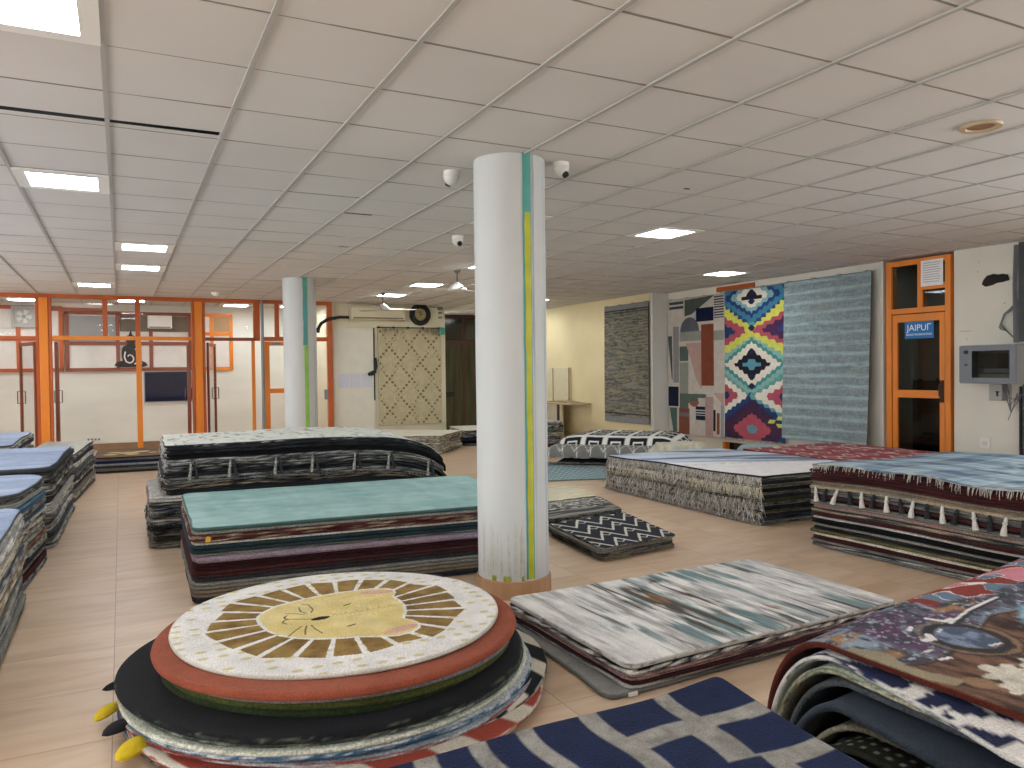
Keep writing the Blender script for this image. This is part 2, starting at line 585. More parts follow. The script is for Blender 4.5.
def floor_material():
    m, nt, b = new_mat('beige_floor_tiles')
    tc = nt.nodes.new('ShaderNodeTexCoord')
    sep = nt.nodes.new('ShaderNodeSeparateXYZ')
    nt.links.new(tc.outputs['Object'], sep.inputs[0])
    def mth(op, a, bb=None, **k):
        n = nt.nodes.new('ShaderNodeMath'); n.operation = op
        for i, s in enumerate((a, bb)):
            if s is None: continue
            if isinstance(s, (int, float)): n.inputs[i].default_value = s
            else: nt.links.new(s, n.inputs[i])
        return n.outputs[0]
    def joint(axis, off):
        f = mth('FRACT', mth('DIVIDE', mth('SUBTRACT', axis, off), 0.6))
        d = mth('ABSOLUTE', mth('SUBTRACT', f, 0.5))
        return mth('GREATER_THAN', d, 0.4965), mth('FLOOR', mth('DIVIDE', mth('SUBTRACT', axis, off), 0.6))
    jx, ix = joint(sep.outputs[0], -0.06)
    jy, iy = joint(sep.outputs[1], 3.56)
    jj = mth('MAXIMUM', jx, jy)
    cmb = nt.nodes.new('ShaderNodeCombineXYZ')
    nt.links.new(ix, cmb.inputs[0]); nt.links.new(iy, cmb.inputs[1])
    wn = nt.nodes.new('ShaderNodeTexWhiteNoise'); wn.noise_dimensions = '3D'
    nt.links.new(cmb.outputs[0], wn.inputs['Vector'])
    mp = nt.nodes.new('ShaderNodeMapping'); mp.inputs['Scale'].default_value = (1.1, 5.5, 1)
    va = nt.nodes.new('ShaderNodeVectorMath'); va.operation = 'ADD'
    nt.links.new(tc.outputs['Object'], va.inputs[0])
    sc = nt.nodes.new('ShaderNodeVectorMath'); sc.operation = 'SCALE'; sc.inputs['Scale'].default_value = 7
    nt.links.new(wn.outputs['Color'], sc.inputs[0]); nt.links.new(sc.outputs[0], va.inputs[1])
    nt.links.new(va.outputs[0], mp.inputs[0])
    n = nt.nodes.new('ShaderNodeTexNoise'); n.inputs['Scale'].default_value = 1.6; n.inputs['Detail'].default_value = 6; n.inputs['Distortion'].default_value = 0.6
    nt.links.new(mp.outputs[0], n.inputs['Vector'])
    r = nt.nodes.new('ShaderNodeValToRGB')
    r.color_ramp.elements[0].position = .3; r.color_ramp.elements[0].color = (*lin('caab8d'), 1)
    r.color_ramp.elements[1].position = .7; r.color_ramp.elements[1].color = (*lin('e0c9af'), 1)
    nt.links.new(n.outputs[0], r.inputs[0])
    hs = nt.nodes.new('ShaderNodeMixRGB'); hs.blend_type = 'MULTIPLY'; hs.inputs[0].default_value = 1
    v = mth('ADD', mth('MULTIPLY', wn.outputs['Value'], 0.08), 0.94)
    nt.links.new(r.outputs[0], hs.inputs[1]); nt.links.new(v, hs.inputs[2])
    mx = nt.nodes.new('ShaderNodeMixRGB'); mx.inputs[2].default_value = (*lin('8a7058'), 1)
    nt.links.new(mth('MULTIPLY', jj, .75), mx.inputs[0]); nt.links.new(hs.outputs[0], mx.inputs[1])
    nt.links.new(mx.outputs[0], b.inputs['Base Color'])
    b.inputs['Roughness'].default_value = 0.32
    b.inputs['Specular IOR Level'].default_value = 0.45
    rr = mth('ADD', mth('MULTIPLY', n.outputs[0], 0.2), 0.24)
    nt.links.new(rr, b.inputs['Roughness'])
    return m


# ---------------------------------------------------------------- room shell
H = 2.9
XL, YB = -5.5, -5.0          # left wall, wall behind the camera
YP, YW = 15.4, 17.3          # glass partition, wall behind it
XR, XR2 = 9.22, 8.85


def struct(name, mb, mat, parent=None, **kw):
    k = {} if parent is not None else {'kind': 'structure'}
    k.update(kw)
    return mb.build(name, mat, parent, **k)


struct('floor', MB().box(XL, XR + 1.5, YB, 18.2, -0.1, 0), floor_material(), label='beige tiled floor of the showroom')

# suspended ceiling: loose tiles in a metal grid
GX0, GY0, G = -0.04, 3.11, 0.6
ceil_root = empty('ceiling', (2, 6, H), kind='structure', label='suspended ceiling of pale square tiles')
lights = [(-0.34, 3.41), (-0.34, 6.41), (0.26, 9.41), (0.26, 11.21), (-0.34, 13.61), (5.06, 6.41), (8.06, 8.81), (4.46, 11.81), (4.46, 13.61)]
hidden_lights = [(4.46, 9.41), (7.46, 13.61), (8.06, 15.41), (3.26, 6.41), (-0.34, 0.41), (2.66, 0.41), (5.66, 1.01), (2.66, -2.59), (5.66, -2.59), (-3.34, 0.41), (-3.34, 4.61), (-3.34, 9.41), (-3.34, 13.01), (8.06, 2.21), (-0.34, -2.59), (-3.34, -2.59)]  # unseen panels added behind the camera and the column to brighten the room
room_lights = [(2.1, 16.4), (-1.54, 16.31), (.2, 15.95), (3.2, 16.3), (-3.9, 16.3)]  # panels over the figure, column and left end added to brighten the room
occupied = {(round((x - .3 - GX0) / G), round((y - .3 - GY0) / G)) for x, y in lights + hidden_lights}
tiles = MB()
rnd = random.Random(4)
i0, i1 = math.floor((XL - GX0) / G), math.ceil((XR + 0.3 - GX0) / G)
j0, j1 = math.floor((YB - GY0) / G), math.ceil((18.2 - GY0) / G)
skew_tiles = {(-1, 3): .1, (0, 3): .1}
for i in range(i0, i1):
    for j in range(j0, j1):
        if (i, j) in occupied: continue
        x0, y0 = GX0 + i * G + .008, GY0 + j * G + .008
        x1, y1 = x0 + G - .016, y0 + G - .012
        if (i, j) in ((-1, 2), (0, 2)):      # a cut tile left a dark slit
            tiles.box(x0, x1, 4.84, y1, H, H + .002)
            y1 = 4.775
        t = [rnd.uniform(-.0025, .0025) for _ in range(4)]
        z = H
        vs = [(x0, y0, z + t[0]), (x1, y0, z + t[1]), (x1, y1, z + t[2]), (x0, y1, z + t[3])]
        tiles.add(vs + [(a, b, c + .015) for a, b, c in vs], [(0, 3, 2, 1), (4, 5, 6, 7), (0, 1, 5, 4), (1, 2, 6, 5), (2, 3, 7, 6), (3, 0, 4, 7)])
tiles.build('ceiling_tiles', tile_mat, ceil_root)
g = MB(); g2 = MB()
for i in range(i0, i1 + 1):
    x = GX0 + i * G
    g.box(x - .012, x + .012, YB, 18.2, H - .008, H + .02)
for j in range(j0, j1 + 1):
    y = GY0 + j * G
    g2.box(XL, XR + .2, y - .006, y + .006, H - .001, H + .012)
g.build('ceiling_grid', grid_mat, ceil_root)
g2.build('ceiling_cross_grid', simple('shadow_gap_grid_metal', '827d75', .6, noise=.1), ceil_root)  # cross bars coloured darker for the shadow gap along the tile joints
MB().box(XL - .2, XR + 1.5, YB - .2, 18.4, H + .25, H + .35).build('ceiling_slab', void_mat, ceil_root)
cable = MB()
cable.box(6.2, 6.24, 2.86, 4.5, H + .05, H + .06)
cable.build('ceiling_void_tray', void_mat, ceil_root)
sm = MB()
for (x, y, a, b) in [(3.95, 4.75, .05, .02), (6.6, 3.6, .09, .012), (1.75, 6.72, .28, .012), (2.2, 8.55, .1, .015), (3.3, 7.9, .1, .012)]:
    sm.box(x, x + a, y, y + b, H - .004, H + .001)
sm.build('ceiling_gap_shade', void_mat, ceil_root)  # solid dark strips stand in for shaded gaps between tiles


def light_panel(x, y, lab, group=None, z=H, s=.218):
    r = empty('ceiling_light', (x, y, z), label=lab, cat='ceiling light', group=group)
    f = MB()
    o = .292
    for a, b, c, d in [(-o, o, -o, -s), (-o, o, s, o), (-o, -s, -s, s), (s, o, -s, s)]:
        f.box(x + a, x + b, y + c, y + d, z - .012, z + .02)
    f.build('light_frame', white_plastic, r)
    MB().box(x - s, x + s, y - s, y + s, z - .008, z + .01).build('diffuser', panel_mat, r)


labs = ['square lit ceiling panel cut off by the upper left corner of the view',
        'lit square ceiling panel over the left aisle just beyond the dark slit between tiles',
        'lit ceiling panel over the aisle, third from the camera in the left row',
        'small lit ceiling panel directly beyond the third one in the left row',
        'lit ceiling panel closest to the orange glass partition',
        'lit ceiling panel to the right of the big round column',
        'lit ceiling panel near the wall above the hanging rugs',
        'lit ceiling panel beside the ceiling fan nearer the big column',
        'lit ceiling panel beside the ceiling fan in front of the air conditioner']
for (x, y), l_ in zip(lights, labs):
    light_panel(x, y, l_, 'lit ceiling panels')
for x, y in hidden_lights:
    light_panel(x, y, 'unseen lit ceiling panel added to brighten the showroom', 'ceiling panels added out of view')
for k, (x, y) in enumerate(room_lights):
    light_panel(x, y, ['lit ceiling panel inside the glass room, behind the right-hand orange post', 'lit ceiling panel inside the glass room in the bay of the exhaust fan', 'ceiling panel added to brighten the glass room above the seated figure sticker', 'ceiling panel added to brighten the glass room behind the green striped column', 'ceiling panel added to brighten the unseen left end of the glass room'][k],
                'lit panels of the glass room', z=H - .03)

# walls
w = MB()
w.box(XR, XR + .15, 2.9, 6.02, 0, 3.2)
rwins = [(-4.4, -2.2), (-1.8, .4), (.7, 2.7)]  # windows added out of view so daylight reaches the ceiling
w.box(XR, XR + .15, YB, 2.9, 0, .7); w.box(XR, XR + .15, YB, 2.9, 2.6, 3.2)
_ys = [YB] + [v for p in rwins for v in p] + [2.9]
for k in range(0, len(_ys), 2): w.box(XR, XR + .15, _ys[k], _ys[k + 1], .7, 2.6)
w.box(XR, XR + .15, 6.98, 9.36, 0, 3.2)
w.box(XR, XR + .15, 9.36, 10.14, .22, 3.2)
w.box(XR, XR + .15, 10.14, 11.6, 0, 3.2)
wall_right = struct('wall_right', w, wall_mat, label='cream plaster wall the rugs hang on')
struct('wall_right_far', MB().box(XR2, XR + .15, 11.6, 18.2, 0, 3.2), wall_warm, label='end of the wall beyond the step, warm light in its colour')
struct('wall_right_step', MB().box(XR2 - .004, XR + .02, 11.59, 11.66, 0, 3.2), white_wall, label='white painted step in the wall between hanging rugs')
struct('wall_back', MB().box(XL, 6.27, YW, YW + .15, 0, 3.2), simple('greenish_white_plaster', 'e0e2d8', .85, noise=.08, scale=.9, stretch=(.5, 1, 2)), label='pale wall behind the glass partition')
struct('baseboard_back', MB().box(XL, 3.9, YW - .02, YW, 0, .13), simple('brown_skirting', '8d7257', .5, noise=.1), label='brown skirting behind the glass partition')
w = MB(); w.box(3.79, 6.27, 15.5, 15.62, 0, 3.2); w.box(6.15, 6.27, 15.62, YW, 0, 3.2); w.box(3.79, 3.9, 15.62, YW, 0, 3.2)
struct('wall_middle', w, simple('cream_wall_paint', 'dcd7be', .85, noise=.05, scale=1.5), label='cream wall with the air conditioner and the diamond rug')
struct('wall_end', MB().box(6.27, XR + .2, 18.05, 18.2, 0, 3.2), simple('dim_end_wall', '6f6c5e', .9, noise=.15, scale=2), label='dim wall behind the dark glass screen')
# left wall with windows (out of view) and the wall behind the camera
w = MB()
wins = [(-3.5, -1.3), (0.2, 2.4), (3.9, 6.1), (7.6, 9.8), (11.3, 13.5)]
w.box(XL - .15, XL, YB, 18.2, 0, .75); w.box(XL - .15, XL, YB, 18.2, 2.6, 3.2)
ys = [YB] + [v for p in wins for v in p] + [18.2]
for k in range(0, len(ys), 2):
    w.box(XL - .15, XL, ys[k], ys[k + 1], .75, 2.6)
struct('wall_left', w, wall_mat, label='cream wall with windows left of the showroom')
for k, (a, b) in enumerate(wins):
    r = empty(f'window_{k + 10}', (XL, (a + b) / 2, .95), kind='structure', label='window of the side wall')
    f = MB()
    for y in (a, (a + b) / 2, b):
        f.box(XL - .12, XL - .05, y - .03, y + .03, .75, 2.6)
    for z in (.75, 2.6):
        f.box(XL - .12, XL - .05, a, b, z - .03, z + .03)
    f.build('window_frame', orange, r)
    MB().box(XL - .09, XL - .085, a, b, .75, 2.6).build('window_glass', glass, r)
for k, (a, b) in enumerate(rwins):
    r = empty(f'window_{k + 20}', (XR, (a + b) / 2, .7), kind='structure', label='window added out of view in the long wall beside the camera')
    f = MB()
    for y in (a, (a + b) / 2, b): f.box(XR + .05, XR + .12, y - .03, y + .03, .7, 2.6)
    for z in (.7, 2.6): f.box(XR + .05, XR + .12, a, b, z - .03, z + .03)
    f.build('window_frame', orange, r)
    MB().box(XR + .085, XR + .09, a, b, .7, 2.6).build('window_glass', glass, r)


def portal(x, y0, y1, z0, z1, sx):
    ld = bpy.data.lights.new('daylight_portal', 'AREA'); ld.shape = 'RECTANGLE'; ld.size = z1 - z0; ld.size_y = y1 - y0
    ld.cycles.is_portal = True
    o = bpy.data.objects.new('daylight_portal', ld); o.location = (x, (y0 + y1) / 2, (z0 + z1) / 2); o.rotation_euler = (0, math.radians(-90 * sx), 0)
    C.objects.link(o)


for a, b in wins: portal(XL - .16, a, b, .75, 2.6, 1)
for a, b in rwins: portal(XR + .16, a, b, .7, 2.6, -1)
struct('wall_front', MB().box(XL - .15, XR + .15, YB - .15, YB, 0, 3.2), wall_mat, label='cream wall behind the camera')

# ---------------------------------------------------------------- round columns
stripe_tone = {}


def round_column(cx, cy, stripe, lab):
    root = empty('round_column', (cx, cy, 0), kind='structure', label=lab)
    rad = .24
    n = 72; hs = np.linspace(.12, H - .001, 60)
    sh = MB()
    vs = []; fs = []; cols = []
    for zi, z in enumerate(hs):
        for k in range(n):
            a = 2 * math.pi * k / n
            rr = rad * (1 + .004 * math.sin(3 * a + z) + .003 * math.sin(z * 7 + a))
            vs.append((cx + rr * math.cos(a), cy + rr * math.sin(a), z))
    for zi in range(len(hs) - 1):
        for k in range(n):
            fs.append((zi * n + k, zi * n + (k + 1) % n, (zi + 1) * n + (k + 1) % n, (zi + 1) * n + k))
    sh.add(vs, fs + [tuple(range(n)), tuple((len(hs) - 1) * n + k for k in range(n))], (1, 1, 1))
    sh.build('column_shaft', col_mat, root, smooth=True)
    gm = MB(); rg = random.Random(int(cy))
    for q in range(46):
        a = math.atan2(-cy, -cx) + rg.uniform(-1.0, .35); z0_ = rg.uniform(.13, .22); z1_ = z0_ + rg.uniform(.05, .34); wd = rg.uniform(.002, .008)
        r_ = rad * 1.0065
        gm.add([(cx + r_ * math.cos(a + e), cy + r_ * math.sin(a + e), z) for z in (z0_, z1_) for e in (-wd, wd)] + [(cx + r_ * .97 * math.cos(a), cy + r_ * .97 * math.sin(a), z0_)], [(0, 1, 3, 2), (0, 4, 1)], (1, 1, 1))
    gm.build('scuffed_streaks', simple('grey_scuffs', 'b3b3a3', .8, noise=.25, scale=30), root)
    sk = MB(); sk.lathe([(rad + .014, 0.0), (rad + .014, .115), (rad + .002, .12)], (cx, cy, 0), n=24)
    sk.build('column_skirting', simple('brown_skirting_tile', 'b08a68', .45, noise=.12, scale=4), root)
    # painted stripes and other bands: strips of colour on the shaft
    def strip(a0, a1, z0, z1, col, jag, nm, out=.0022, seed=0):
        m = MB(); nz = 60
        vs = []; fs = []
        for q in range(nz + 1):
            z = z0 + (z1 - z0) * q / nz
            j0_ = jag * float(n1(np.array([z * 9.0]), seed)[0]); j1_ = jag * float(n1(np.array([z * 9.0]), seed + 3)[0])
            for a in (a0 + j0_, (a0 + a1) / 2, a1 + j1_):
                rr = rad * 1.006 + out
                vs.append((cx + rr * math.cos(a), cy + rr * math.sin(a), z))
        for q in range(nz):
            for e in range(2):
                fs.append((q * 3 + e, q * 3 + e + 1, q * 3 + e + 4, q * 3 + e + 3))
        n_ = len(vs)
        back = [(cx + (x - cx) * .97, cy + (y - cy) * .97, z) for x, y, z in vs]
        fs2 = [tuple(i + n_ for i in f[::-1]) for f in fs]
        m.add(vs + back, fs + fs2, (1, 1, 1))
        m.build(nm, col, root)
    toward = math.atan2(-cy, -cx)
    for (o0, o1, z0, z1, col, jag, nm, out) in stripe:
        strip(toward + o0, toward + o1, z0, z1, col, jag, nm, out, seed=int(z0 * 10) + 3)
    return root


teal_p = simple('teal_paint', '4f9c94', .5, noise=.12, scale=8)
yel_p = simple('olive_yellow_paint', 'b3b323', .5, noise=.15, scale=8)
grn_p = simple('bright_green_paint', '8cc04a', .5, noise=.12, scale=8)
gry_tone = simple('bluish_grey_band', 'aab2b9', .55, noise=.04, scale=4)  # bluish grey over the right-hand side of the shafts
chip = simple('chipped_green_plaster', '8d9a3c', .9, noise=.5, scale=30)
main_col = round_column(2.36, 4.65, [
    (.68, 1.75, .125, H, gry_tone, .01, 'grey_band', .0004),
    (.36, .62, .13, H, teal_p, .012, 'teal_stripe', .0008),
    (.42, .59, .13, 2.52, yel_p, .03, 'yellow_stripe', .0022),
    (-.62, .30, .12, .155, chip, .05, 'chipped_patch', .0022)], 'large round white column with a yellow and teal stripe, in the middle of the showroom')
round_column(2.41, 11.75, [
    (.25, .5, .13, H, grn_p, .01, 'green_stripe', .0015),
    (.2, .46, 1.9, H, teal_p, .03, 'teal_stripe', .0028),
    (.5, 1.6, .13, H, gry_tone, .01, 'grey_band', .0004)], 'round white column with a green stripe beside the glass partition')

# ---------------------------------------------------------------- glass partition
pr = empty('wall_partition', (1, YP, 0), kind='structure', label='orange framed glass partition across the back of the showroom')


def bar(name, x0, x1, z0, z1, mat=orange_d, d=.06, y=YP):
    return MB().box(x0, x1, y - d / 2, y + d / 2, z0, z1).build(name, mat, pr, bevel=.004)


bar('top_rail', XL, 3.79, 2.83, 2.899, orange_d, .09)
for x in (-1.28, 1.18, -3.7):
    bar('post', x, x + .045, 0, 2.83, orange_d, .12)
    bar('post', x + .05, x + .185, 0, 2.83, orange, .14)
    bar('post', x + .19, x + .235, 0, 2.83, orange_d, .12)
bar('rail', -1.04, 1.18, 2.11, 2.18, orange)
bar('rail', 1.42, 2.32, 2.11, 2.17, redbrown)
bar('rail', 2.45, 3.69, 2.11, 2.19, orange_d)
bar('rail', XL, -1.28, 2.11, 2.17, orange_d)
bar('rail', -1.04, -.27, 2.61, 2.67, redbrown)
bar('mullion', -.27, -.19, 2.18, 2.83, orange_d)
bar('mullion', .25, .33, 2.18, 2.83, orange_d)
bar('mullion', .25, .34, 0, 2.11, orange, .08)
bar('mullion', 2.28, 2.4, 2.11, 2.83, orange_d)
bar('mullion', 2.24, 2.3, 0, 2.11, orange, .05)
bar('mullion', 2.68, 2.76, 2.19, 2.83, orange_d)
bar('post', 3.69, 3.79, 0, 2.83, orange_d, .1)
bar('sill_rail', -1.04, .25, 0, .06, simple('brown_sill', '7d6248', .5), .08)
bar('sill_rail', .34, 1.18, 0, .06, simple('brown_sill', '7d6248', .5), .08)


def pane(x0, x1, z0, z1, y=YP):
    MB().box(x0, x1, y - .003, y + .003, z0, z1).build('glass_pane', glass, pr)


pane(-1.04, -.27, 2.18, 2.61); pane(-1.04, -.27, 2.67, 2.83); pane(-.19, .25, 2.18, 2.83); pane(.33, 1.18, 2.18, 2.83)
pane(-1.04, .25, .06, 2.11); pane(.34, 1.18, .06, 2.11)
pane(1.42, 2.28, 2.17, 2.83); pane(2.4, 2.68, 2.19, 2.83); pane(2.76, 3.69, 2.19, 2.83)
pane(XL, -3.7, 2.17, 2.83); pane(-3.46, -1.28, 2.17, 2.83); pane(XL, -3.7, 0, 2.11); pane(-3.46, -2.2, 0, 2.11)
MB().tube([(2.43, YP - .1, 0), (2.43, YP - .1, 2.88)], .03, 12).build('grey_pipe', grey_metal, pr, smooth=True, label='grey vertical pipe beside the side door')


def open_door(idx, a, b, lab, handle=True):
    """glass door leaf standing open, hinged at a, free edge at b (plan points)"""
    r = empty(f'door_{idx}', (a[0], a[1], 0), kind='structure', label=lab)
    a = np.array(a, float); b = np.array(b, float); d = (b - a) / np.linalg.norm(b - a); Lw = np.linalg.norm(b - a)
    f = MB()
    f.obox(a, a + d * .06, .04, .01, 2.08); f.obox(b - d * .06, b, .04, .01, 2.08)
    f.obox(a + d * .06, b - d * .06, .04, 2.02, 2.08); f.obox(a + d * .06, b - d * .06, .04, .01, .1)
    f.build('door_frame', redbrown, r, bevel=.003)
    MB().obox(a + d * .06, b - d * .06, .006, .1, 2.02).build('door_glass', glass, r)
    if handle:
        n = np.array([-d[1], d[0]])
        h = MB()
        for sgn in (-1, 1):
            p = b - d * .03
            q = p + n * sgn * .06
            h.tube([(*(p + n * sgn * .02), 1.0), (*q, 1.0), (*q, 1.22), (*(p + n * sgn * .02), 1.22)], .009, 6)
        h.build('door_handle', simple('bronze_handle', '5b3a30', .35, metal=.6), r)


open_door(2, (-1.30, YP + .08), (-1.60, YP + .85), 'open glass door leaf hinged on the left orange post')
open_door(3, (-1.0, YP + .08), (-1.02, YP + .85), 'open glass door leaf just right of the left orange post')
open_door(4, (1.14, YP + .08), (1.17, YP + .85), 'open glass door leaf just left of the orange post beside the blue board')
open_door(5, (1.46, YP + .08), (1.67, YP + .85), 'open glass door leaf hinged right of the orange post beside the blue board')
# side door behind the small column
r = empty('door_6', (2.5, YP, 0), kind='structure', label='orange glazed door partly hidden by the column with the green stripe')
f = MB(); f.box(2.48, 2.57, YP - .03, YP + .03, 0, 2.1); f.box(3.3, 3.39, YP - .03, YP + .03, 0, 2.1); f.box(2.57, 3.3, YP - .03, YP + .03, 2.02, 2.1)
f.box(2.57, 3.3, YP - .03, YP + .03, 1.1, 1.19); f.box(2.57, 3.3, YP - .03, YP + .03, 0, .1)
f.build('door_frame', orange, r, bevel=.003)
MB().box(2.57, 3.3, YP - .004, YP + .004, .1, 2.02).build('door_glass', glass, r)
MB().box(3.39, 3.69, YP - .004, YP + .004, 0, 2.11).build('side_glass', glass, r)
MB().box(3.61, 3.68, YP - .06, YP - .03, .95, 1.15).build('door_handle', grey_metal, r, bevel=.004)
MB().box(2.6, 2.78, YP - .07, YP - .03, 2.03, 2.08).build('door_closer', grey_metal, r, bevel=.004)

# ---- inside the glass room
grey_pane = simple('grey_blind', '9b9e9e', .7, noise=.06, scale=3)
cream_pane = simple('creased_white_curtain', 'dddcd6', .8, noise=.08, scale=3, bump=.3)


def room_window(idx, x0, x1, z0, z1, mulls, lab, rails=(), panes='curtain', fm=None):
    r = empty(f'window_{idx}', ((x0 + x1) / 2, YW, z0), kind='structure', label=lab)
    f = MB(); t = .035
    y0, y1 = YW - .05, YW
    f.box(x0 - t, x0 + t, y0, y1, z0, z1); f.box(x1 - t, x1 + t, y0, y1, z0, z1)
    f.box(x0 - t, x1 + t, y0, y1, z0 - t, z0 + t); f.box(x0 - t, x1 + t, y0, y1, z1 - t, z1 + t)
    for m in mulls: f.box(m - t, m + t, y0, y1, z0, z1)
    for z in rails: f.box(x0, x1, y0 + .002, y1, z - t, z + t)
    f.build('window_frame', fm or orange_d, r, bevel=.003)
    MB().box(x0 + t, x1 - t, YW - .02, YW - .008, z0 + t, z1 - t).build('window_curtain', cream_pane, r)
    return r


r1 = room_window(1, -.92, 1.3, 1.6, 2.72, (-.04, .56), 'window with white curtain and orange frame behind the middle of the glass partition', rails=(2.12,), fm=redbrown)
MB().box(-.88, -.08, YW - .035, YW - .022, 2.16, 2.66).build('grey_blind', grey_pane, r1, label='grey blind in the upper part of the window')
MB().box(.0, 1.26, YW - .035, YW - .022, 2.36, 2.68).build('grey_blind', simple('brown_grey_blind', '6d6356', .8, noise=.1), r1, label='brownish blind in the upper part of the window')
r2 = room_window(2, 1.33 + .1, 2.1, 1.6, 2.72, (1.72,), 'orange framed window in the right bay behind the glass partition', rails=(2.33,), fm=orange)
MB().box(1.76, 2.06, YW - .035, YW - .022, 2.37, 2.68).build('cardboard_panel', simple('brown_cardboard', 'a78b67', .8, noise=.05), r2, label='brown cardboard sheet in the upper corner')
r3 = room_window(3, -2.9, -1.02, 1.6, 2.9 - .1, (-1.72, -1.4), 'orange framed window in the left bay behind the glass partition', rails=(2.2,), fm=orange_d)
# exhaust fan
ef = empty('exhaust_fan', (-1.62, YW - .05, 2.6), label='grey square exhaust fan in the upper left window of the glass room', cat='fan')
f = MB(); cx, cz = -1.62, 2.62
for a, b, c_, d in [(-.2, .2, -.2, -.16), (-.2, .2, .16, .2), (-.2, -.16, -.16, .16), (.16, .2, -.16, .16)]:
    f.box(cx + a, cx + b, YW - .11, YW - .05, cz + c_, cz + d)
f.box(cx - .16, cx + .16, YW - .06, YW - .055, cz - .16, cz + .16)
f.build('fan_housing', simple('grey_fan_housing', 'a9aaa4', .6), ef)
bl = MB()
for k in range(5):
    a = k * 2 * math.pi / 5
    pts = [(.03, -.02), (.12, -.05), (.13, .03), (.04, .02)]
    bl.prism([(p * math.cos(a) - q * math.sin(a), p * math.sin(a) + q * math.cos(a)) for p, q in pts], lambda u, v, h: (cx + u, YW - .085 + h + .1 * (u * math.sin(a)), cz + v), 0, .006)
bl.build('fan_blades', simple('grey_white_blades', 'cfcfc8', .5), ef)
MB().lathe([(.035, 0), (.035, .02), (.02, .03)], (cx, YW - .1, cz), axis='y', n=16).build('fan_hub', grey_metal, ef)
# meditating figure sticker
bud = empty('wall_sticker', (.19, YW - .06, 1.66), label='black seated meditating figure silhouette stuck on the window behind the glass partition', cat='sticker')
bx, bz, k = .19, 1.655, 1.0
def bp(pts): return [(bx + x * k, bz + z * k) for x, z in pts]
fy = lambda a, b, h: (a, YW - .065 + h, b)
sil = [(-.30, .02), (-.27, .08), (-.20, .11), (-.15, .12), (-.17, .22), (-.165, .34), (-.14, .40), (-.07, .435), (-.055, .47), (-.085, .50), (-.095, .56), (-.075, .61), (-.03, .635), (-.025, .66), (0, .74),
       (.025, .66), (.03, .635), (.075, .61), (.095, .56), (.085, .50), (.055, .47), (.07, .435), (.14, .40), (.165, .34), (.17, .22), (.15, .12), (.20, .11), (.27, .08), (.30, .02), (.2, -.01), (-.2, -.01)]
MB().prism(bp(sil), fy, 0, .004).build('figure_silhouette', simple('black_vinyl', '101012', .4), bud)
inn = MB()
sw = [(-.10, .30), (-.12, .20), (-.09, .10), (-.02, .07), (.03, .10), (.05, .16), (.02, .22), (-.03, .24), (-.06, .2)]
prevp = None
for i in range(len(sw) - 1):
    (a0, b0), (a1, b1) = sw[i], sw[i + 1]
    dx, dz = a1 - a0, b1 - b0; ln_ = math.hypot(dx, dz); nx_, nz_ = -dz / ln_ * .013, dx / ln_ * .013
    inn.prism(bp([(a0 - nx_, b0 - nz_), (a1 - nx_, b1 - nz_), (a1 + nx_, b1 + nz_), (a0 + nx_, b0 + nz_)]), fy, -.003, 0)
for (a0, b0, a1, b1) in [(.06, .05, .14, .10), (.12, .04, .2, .07), (.08, .36, .13, .28), (.13, .28, .10, .2)]:
    dx, dz = a1 - a0, b1 - b0; ln_ = math.hypot(dx, dz); nx_, nz_ = -dz / ln_ * .012, dx / ln_ * .012
    inn.prism(bp([(a0 - nx_, b0 - nz_), (a1 - nx_, b1 - nz_), (a1 + nx_, b1 + nz_), (a0 + nx_, b0 + nz_)]), fy, -.003, 0)
inn.build('white_swirl', simple('white_vinyl', 'e8e8e4', .5), bud, label='white curved lines on the black figure')
# blue notice board
nb = empty('notice_board', (.86, YW - .03, .95), label='dark blue notice board on the wall behind the glass partition', cat='notice board')
MB().box(.43, 1.3, YW - .03, YW - .01, .94, 1.54).build('felt_panel', simple('navy_felt', '060c30', .9, noise=.08, scale=40), nb)
f = MB()
for a, b, c_, d in [(.41, 1.32, .92, .94), (.41, 1.32, 1.54, 1.56), (.41, .43, .94, 1.54), (1.3, 1.32, .94, 1.54)]: f.box(a, b, YW - .035, YW - .005, c_, d)
f.build('board_frame', simple('aluminium_edge', 'a5a8aa', .4, metal=.5), nb)
ac2 = empty('air_conditioner', (.75, YW, 2.45), label='small white air conditioner high up inside the glass room', cat='air conditioner')
MB().box(.5, .95, YW - .22, YW - .05, 2.42, 2.68).build('body', white_plastic, ac2, bevel=.02)
MB().box(.53, .92, YW - .225, YW - .2, 2.43, 2.455).build('louver', grey_metal, ac2)
def socket(x, y, z, axis, lab):
    s_ = empty('wall_socket', (x, y, z), label=lab, cat='socket')
    if axis == 'y':
        MB().box(x - .14, x + .14, y - .02, y, z - .05, z + .05).build('cover_plate', white_plastic, s_, bevel=.004)
        sw_ = MB()
        for q in (-.09, -.03, .03, .09): sw_.box(x + q - .018, x + q + .018, y - .026, y - .018, z - .02, z + .02)
        sw_.build('switch_button', grey_metal, s_)
    else:
        MB().box(x - .02, x, y - .06, y + .06, z - .06, z + .06).build('cover_plate', white_plastic, s_, bevel=.004)
        MB().box(x - .026, x - .018, y - .03, y + .03, z - .025, z + .025).build('switch_button', simple('off_white_button', 'd0d0c8', .4), s_)
socket(-.5, YW, .22, 'y', 'white socket plate low on the wall behind the glass partition')
socket(3.47, YP - .0, .42, 'y', 'grey junction box low beside the column with the green stripe') if False else None

